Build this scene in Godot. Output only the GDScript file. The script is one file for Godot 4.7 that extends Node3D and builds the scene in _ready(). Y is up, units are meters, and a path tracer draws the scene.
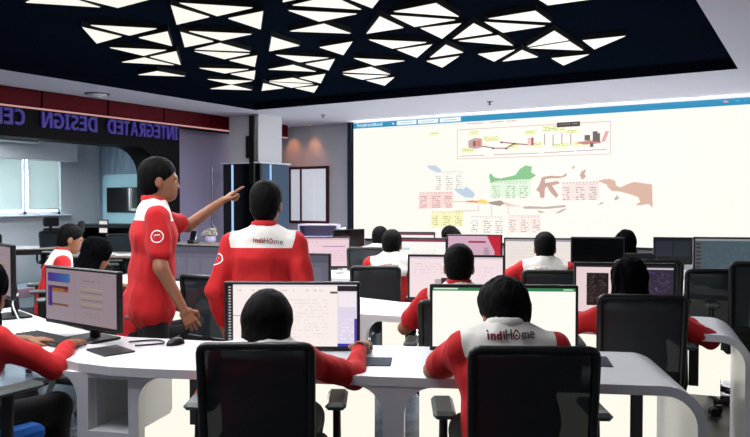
extends Node3D
# A control room: curved white desks with screens, a video wall and a black ceiling of triangular lamps.
const YAW := 0.5515          # the room's walls stand 31.6 degrees off the line of sight
const EYE := 1.46
var TURN := Basis(Vector3.UP, YAW)
var M := {}
var taken := {}

# a point given as metres to the right of the camera, height, metres ahead of it
func ahead(x: float, y: float, d: float) -> Vector3:
	return TURN * Vector3(x, y, -d)

# ---------------------------------------------------------------- naming
func numbered(called: String) -> String:
	if not taken.has(called):
		taken[called] = 0
		return called
	taken[called] += 1
	return "%s_%03d" % [called, taken[called]]

func tag(o: Node, label: String, category: String, group := "") -> void:
	o.set_meta("label", label)
	o.set_meta("category", category)
	if group != "":
		o.set_meta("group", group)

func thing(called: String, label: String, category: String, at := Vector3.ZERO, turn := 0.0, group := "") -> Node3D:
	var o := Node3D.new()
	o.name = numbered(called)
	add_child(o)
	o.position = at
	o.rotation.y = turn
	tag(o, label, category, group)
	return o

func hang(called: String, mesh: Mesh, m: Material, parent: Node) -> MeshInstance3D:
	var o := MeshInstance3D.new()
	o.name = called if parent != self else numbered(called)
	o.mesh = mesh
	o.material_override = m
	o.cast_shadow = GeometryInstance3D.SHADOW_CASTING_SETTING_ON
	parent.add_child(o, true)
	return o

func obj(called: String, s: SurfaceTool, m: Material, parent: Node = self) -> MeshInstance3D:
	s.generate_normals()
	return hang(called, s.commit(), m, parent)

func struct(called: String, s: SurfaceTool, m: Material, label := "") -> MeshInstance3D:
	var o := obj(called, s, m)
	o.set_meta("kind", "structure")
	if label != "":
		o.set_meta("label", label)
	return o

# ---------------------------------------------------------------- shapes
func sheet() -> SurfaceTool:
	var s := SurfaceTool.new()
	s.begin(Mesh.PRIMITIVE_TRIANGLES)
	s.set_smooth_group(-1)
	return s

func tri(s: SurfaceTool, a: Vector3, b: Vector3, c: Vector3, out: Vector3) -> void:
	if (c - a).cross(b - a).dot(out) < 0.0:
		var t := b
		b = c
		c = t
	s.add_vertex(a)
	s.add_vertex(b)
	s.add_vertex(c)

func quad(s: SurfaceTool, a: Vector3, b: Vector3, c: Vector3, d: Vector3, out: Vector3) -> void:
	tri(s, a, b, c, out)
	tri(s, a, c, d, out)

# a box with chamfered edges
func box(s: SurfaceTool, mid: Vector3, size: Vector3, r := 0.0, turn := Basis.IDENTITY) -> void:
	s.set_smooth_group(-1)
	var h := size / 2.0
	r = minf(r, minf(h.x, minf(h.y, h.z)) * 0.9)
	var g := h - Vector3(r, r, r)
	var P := func(sx: float, sy: float, sz: float, f: int) -> Vector3:
		var v := Vector3(sx * (h.x if f == 0 else g.x), sy * (h.y if f == 1 else g.y), sz * (h.z if f == 2 else g.z))
		return mid + turn * v
	for q in [-1.0, 1.0]:
		quad(s, P.call(q, -1, -1, 0), P.call(q, 1, -1, 0), P.call(q, 1, 1, 0), P.call(q, -1, 1, 0), turn * Vector3(q, 0, 0))
		quad(s, P.call(-1, q, -1, 1), P.call(1, q, -1, 1), P.call(1, q, 1, 1), P.call(-1, q, 1, 1), turn * Vector3(0, q, 0))
		quad(s, P.call(-1, -1, q, 2), P.call(1, -1, q, 2), P.call(1, 1, q, 2), P.call(-1, 1, q, 2), turn * Vector3(0, 0, q))
	if r <= 0.0:
		return
	for a in [-1.0, 1.0]:
		for b in [-1.0, 1.0]:
			quad(s, P.call(a, b, -1, 0), P.call(a, b, 1, 0), P.call(a, b, 1, 1), P.call(a, b, -1, 1), turn * Vector3(a, b, 0))
			quad(s, P.call(a, -1, b, 0), P.call(a, 1, b, 0), P.call(a, 1, b, 2), P.call(a, -1, b, 2), turn * Vector3(a, 0, b))
			quad(s, P.call(-1, a, b, 1), P.call(1, a, b, 1), P.call(1, a, b, 2), P.call(-1, a, b, 2), turn * Vector3(0, a, b))
			for c in [-1.0, 1.0]:
				tri(s, P.call(a, b, c, 0), P.call(a, b, c, 1), P.call(a, b, c, 2), turn * Vector3(a, b, c))

# a tube along points; wide stretches the section along the direction given
func tube(s: SurfaceTool, pts: Array, r0: float, r1 := -1.0, sides := 10, closed := false, wide := Vector3.ZERO, by := 1.0) -> void:
	if r1 < 0.0:
		r1 = r0
	s.set_smooth_group(0)
	var n := pts.size()
	var rings := []
	var up := Vector3.UP
	for i in n:
		var a: Vector3 = pts[(i - 1 + n) % n] if closed else pts[maxi(i - 1, 0)]
		var b: Vector3 = pts[(i + 1) % n] if closed else pts[mini(i + 1, n - 1)]
		var d := (b - a).normalized()
		if i == 0:
			up = Vector3.UP if absf(d.y) < 0.9 else Vector3.RIGHT
		up = (up - d * up.dot(d)).normalized()
		var side := d.cross(up)
		var r := lerpf(r0, r1, float(i) / maxf(1.0, n - 1))
		var ring := []
		for k in sides:
			var w := TAU * k / sides
			var v := (up * cos(w) + side * sin(w)) * r
			if wide != Vector3.ZERO:
				v += wide * wide.dot(v) * (by - 1.0)
			ring.append(pts[i] + v)
		rings.append(ring)
	for i in (n if closed else n - 1):
		var A: Array = rings[i]
		var B: Array = rings[(i + 1) % n]
		var mid: Vector3 = (pts[i] + pts[(i + 1) % n]) / 2.0
		for k in sides:
			var l := (k + 1) % sides
			# rings are not always twisted alike on a closed loop; near enough for even sections
			quad(s, A[k], A[l], B[l], B[k], (A[k] + A[l]) / 2.0 - mid if closed == false else (A[k] + A[l]) / 2.0 - pts[i])
	if not closed:
		s.set_smooth_group(-1)
		for e in [0, n - 1]:
			var out: Vector3 = (pts[0] - pts[1]) if e == 0 else (pts[n - 1] - pts[n - 2])
			for k in range(1, sides - 1):
				tri(s, rings[e][0], rings[e][k], rings[e][k + 1], out)

# an outline (x, y) pushed out from z0 to z1, then placed by xf
func prism(s: SurfaceTool, poly: PackedVector2Array, z0: float, z1: float, xf := Transform3D.IDENTITY) -> void:
	s.set_smooth_group(-1)
	var area := 0.0
	for i in poly.size():
		area += poly[i].cross(poly[(i + 1) % poly.size()])
	var idx := Geometry2D.triangulate_polygon(poly)
	for k in range(0, idx.size(), 3):
		for z in [z0, z1]:
			tri(s, xf * Vector3(poly[idx[k]].x, poly[idx[k]].y, z), xf * Vector3(poly[idx[k + 1]].x, poly[idx[k + 1]].y, z), xf * Vector3(poly[idx[k + 2]].x, poly[idx[k + 2]].y, z), xf.basis * Vector3(0, 0, z - (z0 + z1) / 2.0))
	for i in poly.size():
		var a := poly[i]
		var b := poly[(i + 1) % poly.size()]
		var o2 := Vector2(b.y - a.y, a.x - b.x) * (1.0 if area > 0.0 else -1.0)
		quad(s, xf * Vector3(a.x, a.y, z0), xf * Vector3(b.x, b.y, z0), xf * Vector3(b.x, b.y, z1), xf * Vector3(a.x, a.y, z1), xf.basis * Vector3(o2.x, o2.y, 0))

# a flat outline seen from above: points (x, -z) between two heights
func slab(s: SurfaceTool, poly: PackedVector2Array, y0: float, y1: float) -> void:
	prism(s, poly, y0, y1, Transform3D(Basis(Vector3(1, 0, 0), Vector3(0, 0, -1), Vector3(0, 1, 0)), Vector3.ZERO))

func lathe(s: SurfaceTool, profile: Array, at: Vector3, sides := 16) -> void:
	s.set_smooth_group(0)
	for i in profile.size() - 1:
		var p: Vector2 = profile[i]
		var q: Vector2 = profile[i + 1]
		for k in sides:
			var a := TAU * k / sides
			var b := TAU * (k + 1) / sides
			var o := Vector3(cos((a + b) / 2), 0, sin((a + b) / 2)) * (q.y - p.y) + Vector3(0, p.x - q.x, 0)
			quad(s, at + Vector3(p.x * cos(a), p.y, p.x * sin(a)), at + Vector3(p.x * cos(b), p.y, p.x * sin(b)), at + Vector3(q.x * cos(b), q.y, q.x * sin(b)), at + Vector3(q.x * cos(a), q.y, q.x * sin(a)), o)

# a flat picture with texture coordinates, facing +z of its own frame
func picture(w: float, h: float, xf := Transform3D.IDENTITY) -> ArrayMesh:
	var s := SurfaceTool.new()
	s.begin(Mesh.PRIMITIVE_TRIANGLES)
	var c := [Vector3(-w / 2, h / 2, 0), Vector3(w / 2, h / 2, 0), Vector3(w / 2, -h / 2, 0), Vector3(-w / 2, -h / 2, 0)]
	var u := [Vector2(0, 0), Vector2(1, 0), Vector2(1, 1), Vector2(0, 1)]
	for k in [0, 1, 2, 0, 2, 3]:
		s.set_normal(xf.basis * Vector3(0, 0, 1))
		s.set_uv(u[k])
		s.add_vertex(xf * c[k])
	return s.commit()

func rounded(w: float, h: float, r: float, n := 5) -> Array:
	var out := []
	for q in 4:
		var c: Vector2 = [Vector2(w / 2 - r, h / 2 - r), Vector2(-w / 2 + r, h / 2 - r), Vector2(-w / 2 + r, -h / 2 + r), Vector2(w / 2 - r, -h / 2 + r)][q]
		for i in n + 1:
			var a := (q + float(i) / n) * PI / 2
			out.append(c + Vector2(cos(a), sin(a)) * r)
	return out

# ---------------------------------------------------------------- materials
func mat(c: Color, rough := 0.6, metal := 0.0) -> StandardMaterial3D:
	var m := StandardMaterial3D.new()
	m.albedo_color = c
	m.roughness = rough
	m.metallic = metal
	return m

func glow(c: Color, energy := 1.0) -> StandardMaterial3D:
	var m := StandardMaterial3D.new()
	m.albedo_color = Color(0.02, 0.02, 0.02)
	m.roughness = 0.5
	m.emission_enabled = true
	m.emission = c
	m.emission_energy_multiplier = energy
	return m

func screen_mat(img: Image, energy := 1.0) -> StandardMaterial3D:
	var m := StandardMaterial3D.new()
	m.albedo_color = Color(0.01, 0.01, 0.012)
	m.roughness = 0.35
	m.emission_enabled = true
	m.emission_texture = ImageTexture.create_from_image(img)
	m.emission_energy_multiplier = energy
	m.texture_repeat = false
	return m

func grain(seed_: int, freq: float, lo: Color, hi: Color, size := 512) -> NoiseTexture2D:
	var n := FastNoiseLite.new()
	n.seed = seed_
	n.frequency = freq
	n.fractal_octaves = 4
	var t := NoiseTexture2D.new()
	t.width = size
	t.height = size
	t.seamless = true
	t.noise = n
	var g := Gradient.new()
	g.set_color(0, lo)
	g.set_color(1, hi)
	t.color_ramp = g
	return t

func materials() -> void:
	M.white_wall = mat(Color(0.80, 0.80, 0.81), 0.8)
	M.ceiling = mat(Color(0.87, 0.87, 0.91), 0.85)
	M.black_ceiling = mat(Color(0.055, 0.085, 0.13), 0.8)
	M.black_ceiling.specular_mode = BaseMaterial3D.SPECULAR_DISABLED
	M.lavender = mat(Color(0.66, 0.63, 0.74), 0.6)
	M.pinkish = mat(Color(0.78, 0.74, 0.76), 0.7)
	M.portal_black = mat(Color(0.022, 0.02, 0.028), 0.6)
	M.portal_black.metallic_specular = 0.2
	M.red_panel = mat(Color(0.32, 0.015, 0.07), 0.5)
	M.red_panel.metallic_specular = 0.2
	M.desk = mat(Color(0.86, 0.86, 0.87), 0.28)
	M.light_panel = glow(Color(1.0, 0.985, 0.93), 1.0)
	M.lamp_face = glow(Color(1.0, 0.985, 0.945), 1.0)
	M.lamp_body = mat(Color(0.03, 0.035, 0.045), 0.7)
	M.slot = mat(Color(0.05, 0.07, 0.08), 0.3)
	M.black = mat(Color(0.025, 0.026, 0.03), 0.45)
	M.black_plastic = mat(Color(0.045, 0.047, 0.052), 0.5)
	M.mesh_cloth = mat(Color(0.18, 0.21, 0.225, 0.982), 1.0)
	M.mesh_cloth.specular_mode = BaseMaterial3D.SPECULAR_DISABLED
	M.mesh_cloth.transparency = BaseMaterial3D.TRANSPARENCY_ALPHA
	M.seat_cloth = mat(Color(0.07, 0.075, 0.085), 0.95)
	M.blue_seat = mat(Color(0.03, 0.36, 0.70), 0.8)
	M.pad = mat(Color(0.32, 0.34, 0.33), 0.35)
	M.chrome = mat(Color(0.75, 0.76, 0.78), 0.2, 1.0)
	M.steel = mat(Color(0.40, 0.42, 0.45), 0.4, 0.8)
	M.dark_screen = mat(Color(0.02, 0.024, 0.032), 0.12)
	M.keyboard = mat(Color(0.04, 0.042, 0.048), 0.5)
	M.keycap = mat(Color(0.075, 0.078, 0.085), 0.55)
	M.navy = mat(Color(0.07, 0.13, 0.20), 0.8)
	M.mouse = mat(Color(0.62, 0.63, 0.60), 0.35)
	M.paper = mat(Color(0.90, 0.90, 0.90), 0.9)
	M.white_plastic = mat(Color(0.86, 0.87, 0.88), 0.4)
	M.red_cloth = mat(Color(0.74, 0.045, 0.07), 0.85)
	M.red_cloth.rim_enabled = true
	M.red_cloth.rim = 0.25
	M.white_cloth = mat(Color(0.86, 0.84, 0.81), 0.9)
	M.dark_cloth = mat(Color(0.035, 0.037, 0.05), 0.95)
	M.jeans = mat(Color(0.10, 0.13, 0.17), 0.95)
	M.hijab = mat(Color(0.022, 0.024, 0.034), 0.95)
	M.hijab.metallic_specular = 0.15
	M.hair = mat(Color(0.016, 0.014, 0.015), 0.75)
	M.hair.metallic_specular = 0.25
	M.skin = mat(Color(0.58, 0.39, 0.28), 0.55)
	M.skin.subsurf_scatter_enabled = true
	M.skin.subsurf_scatter_strength = 0.08
	M.eye_white = mat(Color(0.85, 0.84, 0.82), 0.3)
	M.text_red = mat(Color(0.66, 0.05, 0.10), 0.7)
	M.text_grey = mat(Color(0.33, 0.28, 0.30), 0.7)
	M.text_white = mat(Color(0.92, 0.90, 0.90), 0.7)
	M.glass_blue_reflection = mat(Color(0.10, 0.24, 0.36), 0.12)  # dark casing glass with a bluish reflection painted into its colour
	M.dark_glass = mat(Color(0.03, 0.05, 0.06), 0.08)
	M.pane_added_glow = mat(Color(0.85, 0.86, 0.87), 0.1)  # glossy board panes, brightened by an added glow of their own
	M.pane_added_glow.emission_enabled = true
	M.pane_added_glow.emission = Color(0.92, 0.95, 1.0)
	M.pane_added_glow.emission_energy_multiplier = 0.4
	M.dark_red = mat(Color(0.28, 0.03, 0.05), 0.35)
	M.teal_board = mat(Color(0.66, 0.82, 0.84), 0.5)
	M.wood = mat(Color(0.55, 0.50, 0.47), 0.4)
	M.blind = mat(Color(0.72, 0.74, 0.72), 0.9)
	M.blind.backlight_enabled = true
	M.blind.backlight = Color(0.60, 0.62, 0.60)
	M.glass = mat(Color(0.9, 0.95, 0.97, 0.08), 0.02)
	M.glass.transparency = BaseMaterial3D.TRANSPARENCY_ALPHA
	M.leaf = mat(Color(0.42, 0.44, 0.36), 0.7)
	M.petal = mat(Color(0.80, 0.76, 0.68), 0.8)
	M.cable = mat(Color(0.75, 0.76, 0.76), 0.5)
	var fl := mat(Color(1, 1, 1), 0.22)
	fl.albedo_texture = grain(5, 0.02, Color(0.22, 0.25, 0.29), Color(0.34, 0.38, 0.42))
	fl.uv1_triplanar = true
	fl.uv1_world_triplanar = true
	fl.uv1_scale = Vector3(0.45, 0.45, 0.45)
	M.floor = fl
	M.floor_dark = mat(Color(0.20, 0.185, 0.175), 0.35)
	M.floor_pink = mat(Color(0.60, 0.16, 0.30), 0.25)
	M.floor_pale = mat(Color(0.62, 0.68, 0.74), 0.2)
	var cc := mat(Color(1, 1, 1), 0.75)
	cc.albedo_texture = grain(9, 0.012, Color(0.38, 0.46, 0.52), Color(0.58, 0.64, 0.70))
	cc.uv1_triplanar = true
	cc.uv1_world_triplanar = true
	cc.uv1_scale = Vector3(1.1, 0.16, 1.1)
	M.concrete = cc

const LAMPS := [
	[-4.96, -3.17, -4.59, -3.56, -4.54, -3.09],
	[-4.53, -3.25, -4.50, -3.63, -3.98, -3.59],
	[-5.25, -3.86, -5.70, -4.35, -5.25, -4.28],
	[-5.14, -3.85, -4.75, -4.24, -5.17, -4.29],
	[-5.17, -4.38, -4.75, -4.35, -5.18, -4.80],
	[-5.74, -4.51, -5.35, -4.89, -5.77, -4.96],
	[-6.24, -5.06, -5.83, -5.02, -5.88, -5.48],
	[-5.76, -5.02, -5.31, -4.97, -5.82, -5.51],
	[-6.71, -5.67, -6.32, -5.62, -6.30, -6.04],
	[-4.10, -3.77, -4.53, -4.23, -4.10, -4.19],
	[-4.01, -3.76, -3.62, -4.16, -4.04, -4.20],
	[-4.02, -4.29, -3.62, -4.27, -4.04, -4.73],
	[-4.68, -4.41, -5.13, -4.89, -4.70, -4.85],
	[-4.61, -4.43, -4.20, -4.81, -4.62, -4.86],
	[-5.12, -5.00, -4.71, -5.37, -4.70, -4.92],
	[-5.18, -5.05, -4.78, -5.44, -5.20, -5.51],
	[-5.21, -5.58, -4.78, -5.54, -5.22, -6.01],
	[-5.79, -5.72, -5.36, -6.08, -5.78, -6.13],
	[-5.76, -6.19, -5.35, -6.17, -5.78, -6.64],
	[-6.24, -6.30, -5.84, -6.69, -6.26, -6.75],
	[-6.75, -6.87, -6.28, -6.77, -6.34, -7.25],
	[-3.36, -4.16, -3.15, -3.91, -3.04, -4.14],
	[-3.35, -4.25, -2.96, -4.64, -2.94, -4.20],
	[-3.46, -4.34, -3.05, -4.72, -3.46, -4.76],
	[-3.88, -4.89, -3.46, -4.83, -3.46, -5.25],
	[-4.13, -4.96, -4.57, -5.45, -4.14, -5.40],
	[-4.04, -5.55, -3.62, -5.51, -4.05, -5.99],
	[-4.62, -5.60, -4.24, -6.02, -4.65, -6.05],
	[-4.66, -6.15, -4.22, -6.09, -4.66, -6.60],
	[-5.21, -6.19, -4.79, -6.12, -4.82, -6.59],
	[-5.71, -6.80, -5.30, -6.77, -5.33, -7.21],
	[-5.75, -6.85, -5.37, -7.29, -5.79, -7.36],
	[-5.24, -6.80, -4.81, -6.75, -5.26, -7.28],
	[-5.86, -6.88, -6.29, -7.35, -5.88, -7.33],
	[-5.77, -7.40, -5.39, -7.41, -5.79, -7.86],
	[-2.88, -4.65, -2.66, -4.42, -2.90, -4.27],
	[-3.37, -5.32, -2.95, -4.86, -2.97, -5.30],
	[-2.80, -4.80, -2.40, -4.76, -2.42, -5.22],
	[-2.87, -4.87, -2.48, -5.29, -2.89, -5.32],
	[-2.87, -5.38, -2.49, -5.41, -2.89, -5.85],
	[-3.47, -5.51, -3.06, -5.90, -3.48, -5.97],
	[-3.47, -6.03, -3.06, -6.00, -3.49, -6.49],
	[-4.05, -6.15, -3.66, -6.56, -4.08, -6.62],
	[-4.60, -6.76, -4.14, -6.65, -4.20, -7.18],
	[-4.67, -6.86, -4.26, -7.24, -4.68, -7.31],
	[-4.67, -7.38, -4.25, -7.36, -4.68, -7.85],
	[-1.73, -5.25, -1.74, -5.02, -1.37, -5.26],
	[-2.27, -5.38, -1.85, -5.35, -1.86, -5.77],
	[-2.33, -5.46, -1.93, -5.86, -2.34, -5.90],
	[-2.82, -5.90, -2.41, -5.45, -2.41, -5.87],
	[-2.81, -5.99, -2.40, -5.97, -2.44, -6.45],
	[-3.38, -6.54, -2.96, -6.06, -2.97, -6.49],
	[-3.49, -6.68, -3.07, -6.62, -3.51, -7.11],
	[-2.89, -6.63, -2.49, -6.63, -2.90, -7.09],
	[-2.83, -7.12, -2.44, -6.66, -2.42, -7.09],
	[-2.37, -6.57, -1.93, -6.05, -1.93, -6.49],
	[-2.37, -6.62, -1.94, -6.54, -1.94, -7.01],
	[-2.34, -7.22, -1.94, -7.22, -2.35, -7.68],
	[-1.84, -6.56, -1.45, -6.58, -1.85, -7.02],
]

# ---------------------------------------------------------------- people: a distance field meshed as surface nets
class Field:
	var o: Vector3
	var c: float
	var nx: int
	var ny: int
	var nz: int
	var v := PackedFloat32Array()

	func _init(lo: Vector3, hi: Vector3, cell: float) -> void:
		o = lo
		c = cell
		nx = int((hi.x - lo.x) / c) + 2
		ny = int((hi.y - lo.y) / c) + 2
		nz = int((hi.z - lo.z) / c) + 2
		v.resize(nx * ny * nz)
		v.fill(0.5)

	func span(lo: Vector3, hi: Vector3) -> Array:
		var a := (lo - o) / c
		var b := (hi - o) / c
		return [maxi(0, int(a.x)), mini(nx - 1, int(b.x) + 1), maxi(0, int(a.y)), mini(ny - 1, int(b.y) + 1), maxi(0, int(a.z)), mini(nz - 1, int(b.z) + 1)]

	func cap(a: Vector3, b: Vector3, ra: float, rb: float, k := 0.02, side := Vector3.ZERO, w := 1.0) -> void:
		var m := maxf(ra, rb) * w + k + 2.0 * c
		var mv := Vector3(m, m, m)
		var R := span(a.min(b) - mv, a.max(b) + mv)
		var ab := b - a
		var l2 := maxf(ab.length_squared(), 1e-8)
		var flat := w != 1.0
		var f := 1.0 / w - 1.0
		for z in range(R[4], R[5] + 1):
			for y in range(R[2], R[3] + 1):
				var at := (z * ny + y) * nx
				for x in range(R[0], R[1] + 1):
					var p := o + Vector3(x, y, z) * c - a
					var t := clampf(p.dot(ab) / l2, 0.0, 1.0)
					p -= ab * t
					if flat:
						p += side * (side.dot(p) * f)
					var d := p.length() - lerpf(ra, rb, t)
					var q := v[at + x]
					var h := maxf(k - absf(d - q), 0.0) / k
					v[at + x] = minf(d, q) - h * h * k * 0.25

	func ell(mid: Vector3, r: Vector3, k := 0.012, carve := false) -> void:
		var mv := r + Vector3.ONE * (k + 2.0 * c)
		var R := span(mid - mv, mid + mv)
		for z in range(R[4], R[5] + 1):
			for y in range(R[2], R[3] + 1):
				var at := (z * ny + y) * nx
				for x in range(R[0], R[1] + 1):
					var p := o + Vector3(x, y, z) * c - mid
					var e := p / r
					var k0 := e.length()
					var d := k0 * (k0 - 1.0) / maxf((e / r).length(), 1e-4)
					var q := v[at + x]
					if carve:
						var h2 := maxf(k - absf(-d - q), 0.0) / k
						v[at + x] = maxf(-d, q) + h2 * h2 * k * 0.25
					else:
						var h := maxf(k - absf(d - q), 0.0) / k
						v[at + x] = minf(d, q) - h * h * k * 0.25

	func keep(n: Vector3, off: float) -> void:
		for z in nz:
			for y in ny:
				var at := (z * ny + y) * nx
				for x in nx:
					v[at + x] = maxf(v[at + x], n.dot(o + Vector3(x, y, z) * c) - off)

	func ripple(seed_: int, freq: float, amount: float) -> void:
		var n := FastNoiseLite.new()
		n.seed = seed_
		n.frequency = freq
		n.fractal_octaves = 2
		for z in nz:
			for y in ny:
				var at := (z * ny + y) * nx
				for x in nx:
					if absf(v[at + x]) < 0.03:
						var p := o + Vector3(x, y, z) * c
						v[at + x] += amount * n.get_noise_3d(p.x, p.y * 0.45, p.z)

	func at_point(p: Vector3) -> float:
		var g := (p - o) / c
		var x := int(g.x)
		var y := int(g.y)
		var z := int(g.z)
		if g.x < 0 or g.y < 0 or g.z < 0 or x >= nx - 1 or y >= ny - 1 or z >= nz - 1:
			return 0.5
		var i := (z * ny + y) * nx + x
		var fx := g.x - x
		var fy := g.y - y
		var fz := g.z - z
		var a := lerpf(lerpf(v[i], v[i + 1], fx), lerpf(v[i + nx], v[i + nx + 1], fx), fy)
		var j := i + nx * ny
		var b := lerpf(lerpf(v[j], v[j + 1], fx), lerpf(v[j + nx], v[j + nx + 1], fx), fy)
		return lerpf(a, b, fz)

	func mesh() -> Dictionary:
		var V := PackedVector3Array()
		var N := PackedVector3Array()
		var T := PackedInt32Array()
		var vid := PackedInt32Array()
		vid.resize(v.size())
		vid.fill(-1)
		var sy := nx
		var sz := nx * ny
		for z in nz - 1:
			for y in ny - 1:
				var at := (z * ny + y) * nx
				for x in nx - 1:
					var i := at + x
					var d0 := v[i]
					if d0 > 0.1:
						continue
					var d1 := v[i + 1]
					var d2 := v[i + sy]
					var d3 := v[i + sy + 1]
					var d4 := v[i + sz]
					var d5 := v[i + sz + 1]
					var d6 := v[i + sz + sy]
					var d7 := v[i + sz + sy + 1]
					var n := int(d0 < 0) + int(d1 < 0) + int(d2 < 0) + int(d3 < 0) + int(d4 < 0) + int(d5 < 0) + int(d6 < 0) + int(d7 < 0)
					if n == 0 or n == 8:
						continue
					var s := Vector3.ZERO
					var m := 0
					if (d0 < 0) != (d1 < 0): s += Vector3(d0 / (d0 - d1), 0, 0); m += 1
					if (d2 < 0) != (d3 < 0): s += Vector3(d2 / (d2 - d3), 1, 0); m += 1
					if (d4 < 0) != (d5 < 0): s += Vector3(d4 / (d4 - d5), 0, 1); m += 1
					if (d6 < 0) != (d7 < 0): s += Vector3(d6 / (d6 - d7), 1, 1); m += 1
					if (d0 < 0) != (d2 < 0): s += Vector3(0, d0 / (d0 - d2), 0); m += 1
					if (d1 < 0) != (d3 < 0): s += Vector3(1, d1 / (d1 - d3), 0); m += 1
					if (d4 < 0) != (d6 < 0): s += Vector3(0, d4 / (d4 - d6), 1); m += 1
					if (d5 < 0) != (d7 < 0): s += Vector3(1, d5 / (d5 - d7), 1); m += 1
					if (d0 < 0) != (d4 < 0): s += Vector3(0, 0, d0 / (d0 - d4)); m += 1
					if (d1 < 0) != (d5 < 0): s += Vector3(1, 0, d1 / (d1 - d5)); m += 1
					if (d2 < 0) != (d6 < 0): s += Vector3(0, 1, d2 / (d2 - d6)); m += 1
					if (d3 < 0) != (d7 < 0): s += Vector3(1, 1, d3 / (d3 - d7)); m += 1
					vid[i] = V.size()
					V.append(o + (Vector3(x, y, z) + s / m) * c)
					N.append(Vector3(d1 + d3 + d5 + d7 - d0 - d2 - d4 - d6, d2 + d3 + d6 + d7 - d0 - d1 - d4 - d5, d4 + d5 + d6 + d7 - d0 - d1 - d2 - d3).normalized())
		for z in range(1, nz - 1):
			for y in range(1, ny - 1):
				var at := (z * ny + y) * nx
				for x in range(1, nx - 1):
					var i := at + x
					if vid[i] < 0:
						continue
					var neg := v[i] < 0
					if neg != (v[i + 1] < 0):
						face(V, N, T, vid[i], vid[i - sy], vid[i - sy - sz], vid[i - sz])
					if neg != (v[i + sy] < 0):
						face(V, N, T, vid[i], vid[i - 1], vid[i - 1 - sz], vid[i - sz])
					if neg != (v[i + sz] < 0):
						face(V, N, T, vid[i], vid[i - 1], vid[i - 1 - sy], vid[i - sy])
		return {"v": V, "n": N, "t": T}

	func face(V: PackedVector3Array, N: PackedVector3Array, T: PackedInt32Array, a: int, b: int, d: int, e: int) -> void:
		if a < 0 or b < 0 or d < 0 or e < 0:
			return
		var n := (V[d] - V[a]).cross(V[b] - V[a])
		if n.dot(N[a] + N[b] + N[d] + N[e]) >= 0.0:
			T.append_array([a, b, d, a, d, e])
		else:
			T.append_array([a, d, b, a, e, d])

func join(into: Dictionary, add: Dictionary, xf: Transform3D) -> void:
	var base: int = into.v.size()
	var flip := xf.basis.determinant() < 0.0
	var nb := xf.basis.inverse().transposed()
	for p in add.v:
		into.v.append(xf * p)
	for n in add.n:
		into.n.append((nb * n).normalized())
	var t: PackedInt32Array = add.t
	for k in range(0, t.size(), 3):
		if flip:
			into.t.append_array([base + t[k], base + t[k + 2], base + t[k + 1]])
		else:
			into.t.append_array([base + t[k], base + t[k + 1], base + t[k + 2]])

func empty() -> Dictionary:
	return {"v": PackedVector3Array(), "n": PackedVector3Array(), "t": PackedInt32Array()}

func baked(d: Dictionary) -> ArrayMesh:
	var a := []
	a.resize(Mesh.ARRAY_MAX)
	a[Mesh.ARRAY_VERTEX] = d.v
	a[Mesh.ARRAY_NORMAL] = d.n
	a[Mesh.ARRAY_INDEX] = d.t
	var m := ArrayMesh.new()
	m.add_surface_from_arrays(Mesh.PRIMITIVE_TRIANGLES, a)
	return m

# cuts a mesh in two along the zero line of a value: [below, above]
func parted(d: Dictionary, value: Callable) -> Array:
	var f := PackedFloat32Array()
	for p in d.v:
		f.append(value.call(p))
	var out := [empty(), empty()]
	var t: PackedInt32Array = d.t
	for side in 2:
		var sg := 1.0 if side == 1 else -1.0
		var E: Dictionary = out[side]
		var map := {}
		for k in range(0, t.size(), 3):
			var ring := []
			for e in 3:
				var i := t[k + e]
				var j := t[k + (e + 1) % 3]
				var fi := f[i] * sg
				var fj := f[j] * sg
				if fi >= 0:
					ring.append(i)
				if (fi >= 0) != (fj >= 0):
					ring.append(Vector2i(mini(i, j), maxi(i, j)))
			var ids := []
			for r in ring:
				if not map.has(r):
					map[r] = E.v.size()
					if r is Vector2i:
						var w := f[r.x] / (f[r.x] - f[r.y])
						E.v.append(d.v[r.x].lerp(d.v[r.y], w))
						E.n.append(d.n[r.x].lerp(d.n[r.y], w).normalized())
					else:
						E.v.append(d.v[r])
						E.n.append(d.n[r])
				ids.append(map[r])
			for q in range(1, ids.size() - 1):
				E.t.append_array([ids[0], ids[q], ids[q + 1]])
	return out

var HEAD := {}
var HAIR := {}
var HAND := {}

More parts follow.
